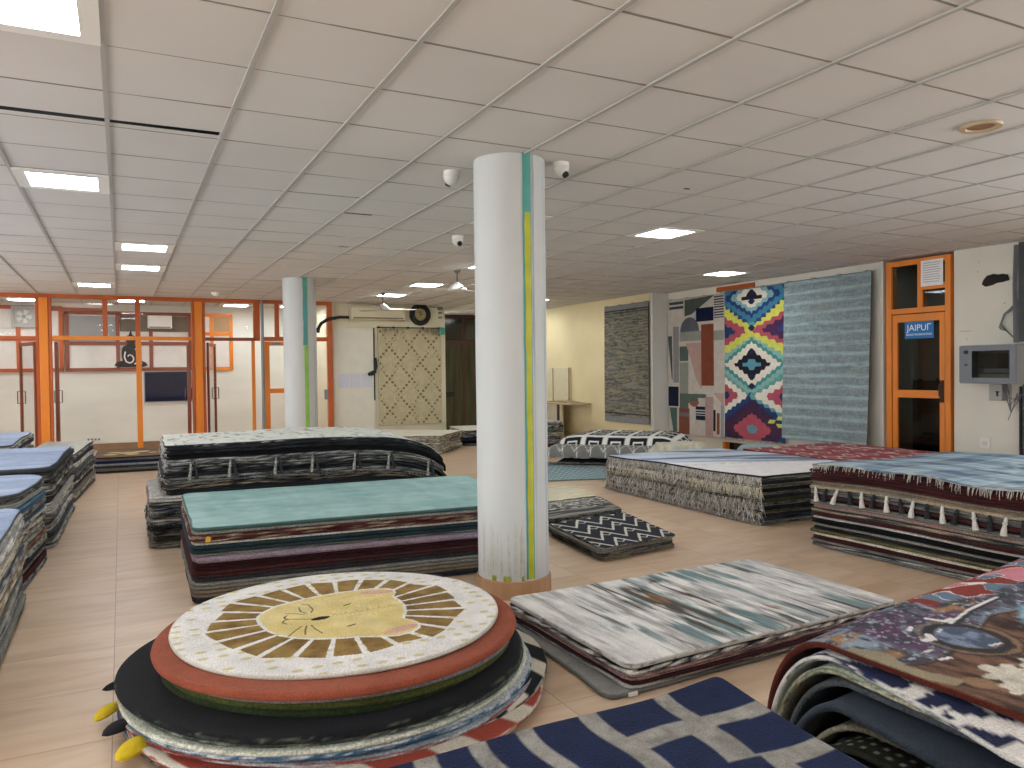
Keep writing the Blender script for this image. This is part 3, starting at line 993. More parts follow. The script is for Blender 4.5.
# ---------------------------------------------------------------- middle cream wall
YM = 15.5
ac = empty('air_conditioner', (4.75, YM, 2.55), label='long cream air conditioner on the wall beside the round tyre clock', cat='air conditioner')
a = MB(); a.prism([(0, 2.54), (.21, 2.56), (.235, 2.62), (.235, 2.8), (.2, 2.85), (0, 2.85)], lambda u, v, h: (h, YM - u, v), 4.15, 5.3)
a.build('body', simple('aged_cream_plastic', 'd9d3b4', .5), ac, bevel=.008)
MB().box(4.2, 5.25, YM - .236, YM - .225, 2.575, 2.6).build('louver', simple('dark_slot', '6b6652', .6), ac)
hose = MB(); hose.tube([(4.14, YM - .1, 2.6), (3.95, YM - .12, 2.6), (3.86, YM - .13, 2.58)], .028, 8)
hose.tube([(3.86, YM - .14, 2.58), (3.7, YM - .18, 2.55), (3.55, YM - .22, 2.46), (3.48, YM - .24, 2.34)], .034, 8)
hose.tube([(3.48, YM - .24, 2.36), (3.46, YM - .24, 2.28)], .05, 8)
hose.build('insulated_hose', dark_plastic, ac, smooth=True, label='black insulated hose running to the partition')
ck = empty('wall_clock', (5.7, YM, 2.7), label='round black tyre-like wall clock with a yellowish dial', cat='clock')
t_ = MB()
prof = [(.13, 0), (.13, .05), (.15, .075), (.19, .08), (.225, .06), (.235, .03), (.235, 0)]
t_.lathe([(r_, -h_) for r_, h_ in prof], (5.7, YM, 2.695), axis='y', n=40)
t_.build('clock_rim', simple('black_rubber', '121212', .6, bump=.2, scale=40), ck, smooth=True)
MB().lathe([(.128, -.005), (.128, -.03)], (5.7, YM, 2.695), axis='y', n=32).build('clock_dial', simple('yellowish_dial', 'a79a6c', .6, noise=.25, scale=25), ck)
hd = MB(); hd.prism([(-.006, 0), (.006, 0), (.004, .09), (-.004, .09)], lambda u, v, h: (5.7 + u, YM + h, 2.695 + v), -.034, -.036)
hd.prism([(0, -.006), (.06, -.004), (.06, .004), (0, .006)], lambda u, v, h: (5.7 + u, YM + h, 2.695 + v), -.037, -.039)
hd.build('clock_hands', dark_plastic, ck)
wb = empty('wall_panel', (4.2, YM, 0), label='tall white board panel standing against the cream wall under the air conditioner', cat='panel')
MB().box(3.83, 4.68, YM - .03, YM - .003, 0.0, 2.4).build('panel_sheet', simple('white_laminate', 'dedccd', .6, noise=.03), wb, bevel=.003)
MB().box(4.66, 4.69, YM - .035, YM - .03, .9, 2.4).build('panel_trim', dark_plastic, wb)
pn = empty('pinned_papers', (4.2, YM - .03, 1.2), label='row of white sheets taped to the tall white board', cat='paper')
for k_, x in enumerate((3.92, 4.16, 4.4)):
    MB().box(x, x + .22, YM - .034, YM - .031, 1.17, 1.46).build('paper_sheet', simple(f'bluish_paper', 'cfd2dc', .8, noise=.08, scale=30), pn)
hk = MB(); hk.tube([(4.7, YM - .06, 1.78), (4.7, YM - .08, 1.6), (4.68, YM - .09, 1.5)], [.02, .03, .02], 8)
hk.tube([(4.68, YM - .09, 1.5), (4.6, YM - .12, 1.46), (4.52, YM - .12, 1.44)], [.035, .05, .03], 8)
hk.build('hanging_strap', dark_plastic, smooth=True, label='black strap hanging on the edge of the diamond patterned wall rug', cat='strap')
tg = MB(); tg.prism([(6.0 + .1, 2.27), (6.24, 2.27), (6.26, 2.42), (6.11, 2.43)], lambda u, v, h: (u, YM - h, v), .002, .05)
tg.build('teal_tag', simple('teal_cloth', '4fa39a', .8), label='small teal cloth hanging at the upper corner of the diamond wall rug', cat='cloth')
wbk = empty('wall_bracket', (6.1, YM, 2.7), label='small grey brackets on the cream wall above the teal cloth', cat='bracket')
bkm = simple('old_grey_bracket', '8d8a78', .6)
MB().tube([(5.9, YM - .04, 2.86), (6.18, YM - .04, 2.86)], .012, 6).build('bracket_rod', bkm, wbk)
MB().box(6.1, 6.2, YM - .07, YM, 2.8, 2.87).build('bracket_plate', bkm, wbk)
for z in (2.72, 2.62): MB().box(6.12, 6.19, YM - .04, YM, z, z + .04).build('bracket_clip', bkm, wbk)

# dark glazed screen beyond the cream wall
ds = empty('window_4', (7.5, 17.7, 0), kind='structure', label='dark glazed screen in the recess beyond the cream wall')
f = MB()
for x in (6.32, 7.64, 8.8): f.box(x - .03, x + .03, 17.67, 17.73, 0, 2.85)
f.box(6.3, 8.83, 17.665, 17.735, 2.15, 2.25); f.box(6.3, 8.83, 17.665, 17.735, 2.8, 2.88)
f.build('screen_frame', simple('dark_red_frame', '4a241c', .5), ds)
MB().box(6.3, 8.83, 17.69, 17.71, 2.25, 2.8).build('upper_glass', simple('black_glass', '16171a', .12, noise=.3, scale=2), ds)
MB().box(6.3, 8.83, 17.69, 17.71, 0, 2.15).build('lower_board', simple('weathered_green_board', '43432f', .8, noise=.45, scale=3, stretch=(3, 1, .3)), ds)
MB().box(7.15, 7.35, 17.6, 17.69, .85, .98).build('latch', dark_plastic, ds)

# ---------------------------------------------------------------- right wall fixtures
def onwall(u, v, h, X=XR):          # u = along Y, v = Z, h = out of the wall
    return (X - h, u, v)


dr = empty('door_1', (XR, 6.5, 0), kind='structure', label='orange framed glazed door with a blue sign in the wall of hanging rugs')
f = MB()
def wbox(m, y0, y1, z0, z1, h0, h1, X=XR): return m.box(X - h1, X - h0, y0, y1, z0, z1)
wbox(f, 6.05, 6.12, 0, 2.87, -.08, .03); wbox(f, 6.87, 6.95, 0, 2.87, -.08, .03); wbox(f, 6.12, 6.87, 2.8, 2.87, -.08, .03); wbox(f, 6.12, 6.87, 2.17, 2.24, -.08, .03)
f.build('door_surround', orange, dr, bevel=.004)
f = MB(); wbox(f, 6.43, 6.5, 2.24, 2.8, -.06, .02); wbox(f, 6.12, 6.43, 2.46, 2.53, -.06, .02); f.build('fanlight_bar', orange, dr, bevel=.003)
f = MB()
wbox(f, 6.13, 6.2, .02, 2.16, -.04, .02); wbox(f, 6.79, 6.86, .02, 2.16, -.04, .02); wbox(f, 6.2, 6.79, 2.06, 2.16, -.04, .02); wbox(f, 6.2, 6.79, 1.07, 1.17, -.04, .02); wbox(f, 6.2, 6.79, .02, .14, -.04, .02)
lf = f.build('door_leaf', orange, dr, bevel=.004)
h_ = MB(); wbox(h_, 6.14, 6.19, 1.02, 1.3, .02, .035); h_.tube([(XR - .03, 6.165, 1.24), (XR - .08, 6.165, 1.24), (XR - .08, 6.165, 1.1)], .009, 6)
h_.build('door_handle', simple('dark_bronze', '3a2418', .4, metal=.6), lf)
f = MB()
for (y0, y1, z0, z1) in [(6.2, 6.79, .14, 1.07), (6.2, 6.79, 1.17, 2.06), (6.5, 6.87, 2.24, 2.8), (6.12, 6.43, 2.24, 2.46), (6.12, 6.43, 2.53, 2.8)]: wbox(f, y0, y1, z0, z1, -.012, -.006)
f.build('door_glass', smoked, dr)
f = MB(); f.box(XR + .2, XR + 1.3, 5.9, 7.1, 0, 3); bk = f
room_d = simple('dim_room_beyond', '8a8880', .9, noise=.15, scale=2)
rb = MB(); rb.box(XR + 1.3, XR + 1.35, 5.6, 7.4, 0, 3.2); rb.box(XR + .15, XR + 1.35, 5.55, 5.6, 0, 3.2); rb.box(XR + .15, XR + 1.35, 7.4, 7.45, 0, 3.2); rb.box(XR, XR + 1.4, 5.5, 7.5, 2.95, 3.0)
struct('wall_behind_door', rb, room_d, label='dim room seen through the orange door')
light_panel(XR + .75, 6.5, 'unseen ceiling panel added to light the small room behind the orange door', None, z=2.93, s=.11)  # panel added out of sight to lift the dark behind the door glass
cb = empty('storage_rack', (XR + .9, 6.4, 0), label='dark rack seen through the lower pane of the orange door', cat='rack')
f = MB()
for y in (5.8, 7.0): f.box(XR + .75, XR + .8, y, y + .04, 0, 1.3); f.box(XR + 1.15, XR + 1.2, y, y + .04, 0, 1.3)
for z in (.2, .75, 1.2): f.box(XR + .75, XR + 1.2, 5.8, 7.04, z, z + .04)
f.build('rack_frame', dark_plastic, cb)
f = MB(); f.box(XR + .72, XR + .745, 5.75, 7.1, .1, 1.28); f.build('rack_cover', simple('black_cover', '0b0b0c', .9), cb)
pn_ = empty('posted_notice', (XR, 6.29, 2.5), cat='notice', label='white printed notice taped over the top of the orange door')
pp = MB(); wbox(pp, 6.14, 6.44, 2.5, 2.83, .032, .036); pp.build('paper_sheet', paper, pn_)
pp = MB()
for k_ in range(9): wbox(pp, 6.17 + .012 * (k_ % 3), 6.41, 2.79 - k_ * .03, 2.797 - k_ * .03, .0355, .0368)
pp.build('printed_lines', simple('grey_print', '9a9a9c', .8), pn_)
# sign
sg = empty('door_sign', (XR - .03, 6.46, 1.95), label='small blue sign with white lettering on the orange door', cat='sign')
f = MB(); wbox(f, 6.27, 6.67, 1.84, 2.055, .0215, .03); f.build('sign_board', simple('blue_sign', '1173b4', .5, noise=.03), sg)


def wtext(txt, y, z, size, parent, mat, name='lettering'):
    cu = bpy.data.curves.new(name, 'FONT'); cu.body = txt; cu.size = size; cu.extrude = .001; cu.align_x = 'CENTER'; cu.align_y = 'CENTER'
    cu.materials.append(mat)
    tmp = bpy.data.objects.new(name, cu)
    me = bpy.data.meshes.new_from_object(tmp)
    bpy.data.objects.remove(tmp)
    me.materials.clear(); me.materials.append(mat)
    o = bpy.data.objects.new(name, me); C.objects.link(o)
    # face -X, reading towards -Y
    o.matrix_world = Matrix(((0, 0, -1, XR - .0315), (-1, 0, 0, y), (0, 1, 0, z), (0, 0, 0, 1)))
    mw = o.matrix_world.copy()
    o.parent = parent; o.matrix_parent_inverse = parent_inverse(parent); o.matrix_basis = mw
    return o


wp = simple('sign_white', 'e8f4fa', .5)
wtext('JAIPU\u0393', 6.47, 1.975, .115, sg, wp)
wtext('RUGS FOUNDATION', 6.47, 1.89, .038, sg, wp)
# vertical conduit and pilaster left of the door
f = MB(); f.box(XR - .05, XR, 6.98, 7.01, 0, H); f.box(XR - .025, XR, 7.035, 7.06, 0, H)
f.build('trim_1', simple('white_conduit', 'd6d3c8', .5), kind='structure', label='thin white conduit beside the orange door')
# orange rail above and low window behind the geometric rug
ow = empty('window_5', (XR, 9.8, 0), kind='structure', label='orange window mostly hidden behind the hanging rugs')
f = MB(); wbox(f, 9.37, 10.25, 2.79, 2.87, 0, .03); f.build('window_head', orange_d, ow)
f = MB(); wbox(f, 9.4, 9.46, 0, .22, -.1, .03); wbox(f, 10.06, 10.12, 0, .22, -.1, .03); wbox(f, 9.46, 10.06, 0, .05, -.1, .03); f.build('window_foot', orange, ow)
f = MB(); wbox(f, 9.46, 10.06, .05, .22, -.08, -.07); f.build('window_glass', simple('black_window_glass', '0c0c0e', .1), ow)
# network cabinet
nc = empty('network_cabinet', (XR, 5.35, 1.25), label='grey wall network cabinet with a dark glass door beside the cable trunk', cat='cabinet')
NX = XR - .30
f = MB()
f.box(NX, XR, 5.1, 5.75, 1.27, 1.3); f.box(NX, XR, 5.1, 5.75, 1.69, 1.72); f.box(NX, XR, 5.72, 5.75, 1.3, 1.69); f.box(NX, XR, 5.1, 5.13, 1.3, 1.69); f.box(XR - .02, XR, 5.13, 5.72, 1.3, 1.69)
f.build('cabinet_case', simple('grey_steel', '8b8f94', .45, metal=.3), nc, bevel=.003)
f = MB(); f.box(NX - .02, NX - .001, 5.6, 5.75, 1.28, 1.71); f.box(NX - .02, NX - .001, 5.1, 5.17, 1.28, 1.71); f.box(NX - .02, NX - .001, 5.17, 5.6, 1.28, 1.34); f.box(NX - .02, NX - .001, 5.17, 5.6, 1.65, 1.71)
d_ = f.build('cabinet_door', simple('mid_grey_steel', '6f7479', .45, metal=.3), nc, bevel=.003)
f = MB(); f.box(NX - .013, NX - .008, 5.17, 5.6, 1.34, 1.65); f.build('door_glass', smoked, d_)
f = MB(); f.box(NX - .03, NX - .019, 5.64, 5.69, 1.62, 1.66); f.box(NX - .028, NX - .019, 5.65, 5.68, 1.48, 1.5); f.build('door_lock', dark_plastic, d_)
f = MB(); f.box(NX + .06, XR - .04, 5.22, 5.5, 1.4, 1.44); f.box(NX + .05, XR - .05, 5.2, 5.55, 1.34, 1.38); f.build('network_switch', simple('pale_device', 'b8b8b0', .5), nc)
f = MB(); f.box(NX + .07, XR - .05, 5.35, 5.56, 1.45, 1.62); f.build('black_device', dark_plastic, nc)
jb = empty('junction_box', (XR, 5.45, 1.1), label='small grey junction box hanging under the network cabinet', cat='junction box')
f = MB(); f.box(XR - .12, XR, 5.37, 5.52, 1.07, 1.26); f.build('box_body', simple('box_grey', 'a2a49e', .6), jb, bevel=.006)
f = MB(); f.box(XR - .128, XR - .119, 5.41, 5.43, 1.12, 1.17); f.box(XR - .128, XR - .119, 5.40, 5.44, 1.165, 1.18); f.build('box_latch', dark_plastic, jb)
# cable trunk
ct = empty('cable_trunk', (XR, 5.1, 0), label='dark grey bundle of cables and corrugated conduit down the wall beside the cabinet', cat='cable trunk')
f = MB(); f.box(XR - .09, XR, 5.08, 5.2, 1.75, 2.88); f.box(XR - .09, XR, 5.06, 5.16, 0, 1.26); f.build('trunk_body', simple('dark_grey_trunk', '3e4042', .6, noise=.2), ct)
f = MB(); z = .05
pts = []; rs = []
while z < 1.25:
    pts += [(XR - .03, 5.2, z), (XR - .03, 5.2, z + .012)]; rs += [.022, .03]; z += .024
f.tube(pts, rs, 10); f.build('corrugated_conduit', simple('conduit_black', '2c2d2f', .5), ct)
f = MB(); rnd2 = random.Random(5)
for k_ in range(5):
    y = 5.22 + k_ * .012
    f.tube([(XR - .05, y, 2.86), (XR - .05 - .01 * k_, y + .01 * math.sin(k_), 2.4), (XR - .06, y, 1.74)], .008, 6)
for k_ in range(5):
    a0 = rnd2.uniform(.02, .09)
    f.tube([(XR - .03, 5.24, 2.15 + .02 * k_), (XR - .05, 5.30 + a0, 2.08), (XR - .05, 5.36 + a0, 1.98 - .02 * k_), (XR - .05, 5.32 + a0 / 2, 1.88), (XR - .05, 5.24, 1.76)], .006, 5)
for k_ in range(6):
    a0 = rnd2.uniform(0, .2)
    f.tube([(XR - .1, 5.38 - .02 * k_, 1.26), (XR - .1, 5.34 - a0 / 3, 1.12 - a0), (XR - .08, 5.22, 1.06 + .02 * k_), (XR - .05, 5.18, 1.15)], .005, 5)
f.tube([(XR - .06, 5.2, 1.1), (XR - .1, 5.26, .98), (XR - .12, 5.3, .85)], .005, 5)
f.build('loose_cables', simple('grey_cables', '66686a', .5), ct)
# cut out hole with black patch
hp = MB(); pts = [(5.35, 2.47), (5.37, 2.535), (5.42, 2.55), (5.47, 2.545), (5.52, 2.56), (5.6, 2.545), (5.64, 2.50), (5.66, 2.45), (5.62, 2.42), (5.55, 2.43), (5.5, 2.45), (5.42, 2.455)]
hp.prism(pts, onwall, .001, .03)
hp.build('wall_vent', simple('black_grating', '17160f', .8, noise=.6, scale=60, bump=.6), label='ragged black opening in the wall above the network cabinet', cat='vent')
socket(XR, 5.63, .55, 'x', 'white socket plate low on the wall between orange door and cable trunk')
st_ = MB(); 
for (y, z, a_, b_) in [(5.72, 2.6, .01, .02), (5.8, 1.9, .15, .006), (5.85, 1.8, .012, .012), (5.4, 2.2, .02, .01), (5.7, 2.72, .02, .008)]: st_.box(XR - .0015, XR + .001, y, y + a_, z, z + b_)
st_.build('wall_stain', simple('grey_stain', '9d998a', .9), wall_right)

# ---------------------------------------------------------------- ceiling devices
def cctv(x, y, lab, s=1.0, look=(0, -1)):
    r = empty('security_camera', (x, y, H), label=lab, cat='security camera')
    MB().lathe([(.055 * s, 0), (.055 * s, -.02), (.06 * s, -.03)], (x, y, H), n=24).build('camera_base', white_plastic, r, smooth=True)
    prof = [(.058 * s * math.cos(t), -.03 - .07 * s * math.sin(t)) for t in np.linspace(0, 1.45, 8)]
    MB().lathe(prof, (x, y, H), n=24).build('camera_dome', simple('camera_white', 'cfcfc8', .4), r, smooth=True)
    l = MB(); d = Vector((look[0], look[1], -1.1)).normalized()
    c0 = Vector((x, y, H - .035))
    l.tube([c0 + d * .035 * s, c0 + d * .073 * s], [.026 * s, .022 * s], 14); l.build('camera_lens', dark_plastic, r)


cctv(2.69, 4.52, 'white dome camera on the ceiling to the right of the big column', 1.0, (.35, -.7))
cctv(2.10, 5.03, 'white dome camera on the ceiling touching the left side of the big column', 1.0, (-.2, .9))
cctv(3.16, 7.42, 'small white dome camera on the ceiling farther back, left of the big column', 1.1)
sd = empty('smoke_detector', (1.5, 14.2, H), label='small pale detector dome on the ceiling near the orange partition', cat='detector')
MB().lathe([(.08, 0), (.08, -.02), (.05, -.06), (.02, -.07)], (1.5, 14.2, H), n=20).build('detector_body', white_plastic, sd, smooth=True)


def fan(x, y, drop, rot, lab, blades=3):
    r = empty('ceiling_fan', (x, y, H), label=lab, cat='ceiling fan')
    MB().lathe([(.05, 0), (.05, -.01), (.02, -.05)], (x, y, H), n=16).build('canopy', simple('dark_canopy', '5a554c', .5), r)
    MB().tube([(x, y, H - .01), (x, y, H - drop)], .011, 8).build('rod', simple('dark_rod', '4a463f', .5), r)
    z = H - drop
    MB().lathe([(.02, .03), (.06, .0), (.13, -.055), (.14, -.08), (.10, -.10)], (x, y, z), n=24).build('motor', simple('white_fan_paint', 'd8d8d4', .4), r, smooth=True)
    for k in range(blades):
        a = rot + k * 2 * math.pi / blades
        b = MB(); pts = [(.12, -.04), (.22, -.06), (.6, -.065), (.62, .0), (.6, .055), (.22, .05), (.12, .03)]
        b.prism(pts, lambda u, v, h: (x + u * math.cos(a) - v * math.sin(a), y + u * math.sin(a) + v * math.cos(a), z - .07 + h + v * .18), 0, .006)
        b.build('blade', simple('fan_blade_white', 'c9c7bd', .45), r)


fan(4.21, 9.93, .2, .45, 'ceiling fan nearer the big column, hanging on a short dark rod')
fan(4.21, 13.34, .22, -.1, 'ceiling fan in front of the air conditioner and the tyre clock')
dl = empty('downlight', (4.54, 2.8, H), label='unlit round recessed downlight with a cream rim near the right side of the ceiling', cat='downlight')
MB().lathe([(.075, -.002), (.08, -.012), (.11, -.014), (.115, 0)], (4.54, 2.8, H), n=36).build('rim', simple('aged_cream_rim', 'b59f7f', .5), dl, smooth=True)
MB().lathe([(.01, -.001), (.074, -.003)], (4.54, 2.8, H), n=36).build('reflector', simple('brown_reflector', '8a6a45', .5, noise=.2, scale=30), dl)

# ================================================================ RUGS
E = edge_plain
D = edge_dash
rs = np.random.RandomState(11)
TONE = {'teal': '7fa9a5', 'dark teal': '24393f', 'grey': '84847e', 'pale grey': 'b4b4ae', 'charcoal': '33353a', 'black': '151517', 'cream': 'cfc8b4', 'dark red': '4b2122', 'maroon': '371b1f',
        'lilac': '8f808e', 'navy': '1f2a4a', 'brown': '6b4a35', 'olive': '4b4c2c', 'blue': '6f8fae', 'slate': '4a5562', 'white': 'dcdcd8', 'rust': '7a4a3a', 'beige': 'a89a82', 'dusty pink': '9c7d78',
        'dark green': '2c3a2b', 'steel blue': '466a80', 'taupe': '7d7263', 'dark brown': '2f211b'}


def lay(word, t, second=None, freq=9, bias=.55, **kw):
    e = D(TONE[word], TONE[second], freq, bias, seed=rs.randint(999)) if second else E(TONE[word], .18, rs.randint(999))
    tc = kw.pop('tc', TONE[word])
    return dict(t=t, c=word if not second else f'{second}-flecked {word}', e=e, tc=tc, **kw)


# ---------- E: teal stack
def teal_top(X, Y):
    n = fbm(X * 1.2, Y * 7, 3, 4); m = fbm(X * 7, Y * 1.2, 9, 4)
    return mix(L('86adac'), L('abcac6'), (n * .5 + m * .5 - .3) * 2.2)


qE = [(.40, 5.36), (2.78, 5.12), (2.92, 6.75), (.44, 6.95)]
stack('the teal-topped stack', qE, [
    dict(t=.03, c='teal', e=E('45605c'), top=teal_top, mat=RUG_PILE, prof=PLAIN, r=.06, amp=.01, res=(120, 80), label='smooth pale teal rug lying on top of the stack left of the big column'),
    lay('grey', .022, prof=PLAIN), lay('dark red', .05, 'beige', 14, .62), lay('pale grey', .016, prof=PLAIN), lay('dark teal', .058, 'charcoal'),
    lay('grey', .016, 'charcoal', 6, prof=PLAIN), lay('lilac', .045, prof=PLAIN), lay('maroon', .05), lay('dark red', .045, 'charcoal'), lay('charcoal', .03, prof=PLAIN), lay('grey', .05), lay('taupe', .05), lay('charcoal', .035)],
    group='folded rugs in the teal-topped stack', seed=2, r=.05, jit=.012)
# yellow price tag on the front
f = MB(); f.prism([(.465, .408), (.495, .405), (.502, .436), (.482, .446), (.468, .436)], lambda u, v, h: (u, 5.318 - h, v), .0, .004)
f.build('price_tag', simple('yellow_tag', 'e0a52a', .6), label='tiny orange-yellow tag on the front of the teal-topped stack', cat='tag')

# ---------- F: large black and white stack, drooping at its far right end
def zF(X, Y, W, z):
    w = 2.55
    s = np.clip((X - 1.45) / (w - 1.45), 0, 1.0)
    g = .58 + .42 * (1 - s ** 3.4) ** .5
    hump = 1 + .02 * np.sin(np.clip(X / w, 0, 1) * math.pi)
    return z * g * hump + .004 * np.sin(X * 5 + z * 9)


def white_speck(X, Y):
    n = vn(X * 14, Y * 22, 4) ; m = vn(X * 26, Y * 9, 8)
    c = mix(L('d5dad2'), L('e2e5de'), n)
    return mix(c, L('9da49c'), (m - .72) * 8)


tassel_mat = simple('cotton_tassel', '8f8d86', .95, noise=.7, scale=45, bump=.4)
tassel_dark = simple('dark_wool_tassel', '2a2b2f', .95, noise=.3, scale=60, bump=.4)
tassel_white = simple('white_cotton_tassel', 'd8d6cf', .95, noise=.12, scale=60, bump=.4)


def tassel(x, y, z, length, mat, parent, out=(0, -1), r=.014, lean=0.0):
    m = MB(); ox, oy = out; tx, ty = -oy, ox
    p = lambda k, d: (x + ox * (.012 + .012 * math.sin(k * 2)) + tx * lean * k * length, y + oy * (.012 + .012 * math.sin(k * 2)) + ty * lean * k * length, z - length * k)
    m.tube([p(0, 0), p(.12, 0), p(.3, 0), p(.36, 0), p(.42, 0), p(.7, 0), p(1, 0)], [r * .5, r * .7, r * .75, r * 1.15, r * .7, r * 1.05, r * 1.35], 8)
    m.build('tassel', mat, parent, smooth=True)


lF = []
specF = [('charcoal', 'grey'), ('black', 'charcoal'), ('black', None), ('charcoal', 'pale grey'), ('black', 'grey'), ('charcoal', 'black'), ('grey', 'charcoal'), ('black', 'taupe'), ('charcoal', None), ('pale grey', 'white'),
         ('charcoal', 'grey'), ('navy', 'pale grey'), ('black', 'grey'), ('pale grey', 'charcoal'), ('black', 'charcoal'), ('grey', 'black'), ('charcoal', 'olive'), ('grey', 'charcoal')]
for i, (a_, b_) in enumerate(specF):
    t = .05
    lF.append(lay(a_, t, b_, 16, .5) if b_ else lay(a_, t))
lF[0] = dict(t=.03, c='white', e=D('26262a', 'b4b6b2', 5, .75, 3), top=white_speck, mat=RUG_PILE, res=(130, 70), prof=PLAIN, label='white flecked rug spread over the top of the tall dark stack')
for i in (3, 6, 11, 13):
    lF[i]['fr'] = {'front': dict(length=.045, color='b8b6ac', spacing=.008, rad=.0032, droop=.8, color2='3a3a3c')}
qF = [(.27, 7.22), (2.80, 6.98), (2.95, 8.35), (.30, 8.5)]
for i in range(0, 9):
    lF[i]['quad'] = [(.33, 7.20), (2.80, 6.98), (2.95, 8.35), (.36, 8.5)]
for i in range(9, 18):
    lF[i]['quad'] = [(.22, 7.22), (2.78, 6.98), (2.95, 8.35), (.24, 8.5)]
for i in range(18):
    lF[i].setdefault('fr', {})
    lF[i]['fr']['left'] = dict(length=.07, color='c9c8c2', spacing=.006, rad=.004, droop=.7, color2='55565c' if i % 3 else '9a8f8a')
stack('the tall dark stack', qF, lF, zf=zF, group='folded rugs in the tall dark stack', seed=5, jit=.022, amp=.02, r=.05)
Pf = lF[4]['P']
for k_ in range(7):
    xx = .55 + k_ * .345
    u = (xx - .33) / 2.47
    e = Pf[:, 0]; i_ = min(int(u * (len(e) - 1)), len(e) - 1)
    x_, y_, z_ = e[i_]
    for s_, m_ in ((-.012, tassel_mat), (.014, tassel_dark)):
        tassel(x_ + s_, y_ - .02, z_ + .03, .15, m_, lF[4]['obj'], lean=s_ * 9, r=.012)
stack('', [(.9, 7.6), (3.75, 7.7), (3.75, 9.1), (.9, 9.1)], [dict(t=.045, c='white', e=E('c8ccc8'), tc='c9cfd0', label='plain white rug folded flat behind the tall dark stack', prof=FOLD, zf=zflat)], z0=.0005, seed=6) if False else None
stack('', [(3.02, 7.9), (3.72, 8.1), (3.75, 9.3), (3.05, 9.2)], [dict(t=.08, c='white', e=E('c8ccc8'), tc='c9cfd0', label='plain white folded rug on the floor at the end of the tall dark stack', prof=FOLD)], seed=6)

# ---------- A: round rugs
def disc(name, cx, cy, rad, ztop, t, colf, edge, label, n=60, mat=RUG_PILE, sag=0, seed=0, wob=.006, group='round rugs in the foreground pile', parent=None, tilt=(0, 0), rough=PLAIN):
    u, v = np.meshgrid(np.linspace(-1, 1, n), np.linspace(-1, 1, n), indexing='ij')
    x = u * np.sqrt(1 - v * v / 2); y = v * np.sqrt(1 - u * u / 2)
    rr = np.hypot(x, y); th = np.arctan2(y, x)
    k = 1 + wob / rad * (np.sin(3 * th + seed) + .6 * np.sin(5 * th + 2 * seed)) * rr ** 3
    X = cx + x * rad * k; Y = cy + y * rad * k
    Z = ztop + .004 * np.sin(X * 4 + seed) * np.cos(Y * 3.3) - sag * np.clip(rr - .75, 0, 1) ** 2 * 16 + tilt[0] * (X - cx) + tilt[1] * (Y - cy)
    P = np.stack([X, Y, Z], -1)
    out = np.stack([np.cos(th), np.sin(th), 0 * th], -1).reshape(-1, 3)
    return sheet(name, P, np.array([0, 0, 1.0]), t, colf(X, Y), edge, mat=mat, prof=rough, outward=out, label=label, cat='rug', group=group) if label else None


face = [(.545, 3.64), (.55, 3.70), (.59, 3.77), (.66, 3.84), (.76, 3.88), (.87, 3.91), (.98, 3.92), (1.06, 3.915), (1.14, 3.905), (1.20, 3.875), (1.235, 3.83), (1.225, 3.77), (1.195, 3.72), (1.20, 3.64), (1.195, 3.55), (1.17, 3.46), (1.13, 3.37),
        (1.155, 3.33), (1.17, 3.27), (1.15, 3.21), (1.10, 3.165), (1.03, 3.155), (.96, 3.18), (.89, 3.22), (.81, 3.245), (.73, 3.28), (.66, 3.33), (.60, 3.40), (.565, 3.48), (.55, 3.56)]


def seg_d(X, Y, a, b):
    ax, ay = a; bx_, by_ = b
    dx, dy = bx_ - ax, by_ - ay
    t = np.clip(((X - ax) * dx + (Y - ay) * dy) / (dx * dx + dy * dy), 0, 1)
    return np.hypot(X - ax - t * dx, Y - ay - t * dy)


def line(C_, X, Y, pts, w, col, soft=.0025):
    d = np.min([seg_d(X, Y, pts[i], pts[i + 1]) for i in range(len(pts) - 1)], axis=0)
    return mix(C_, L(col), (w - d) / soft + .5)


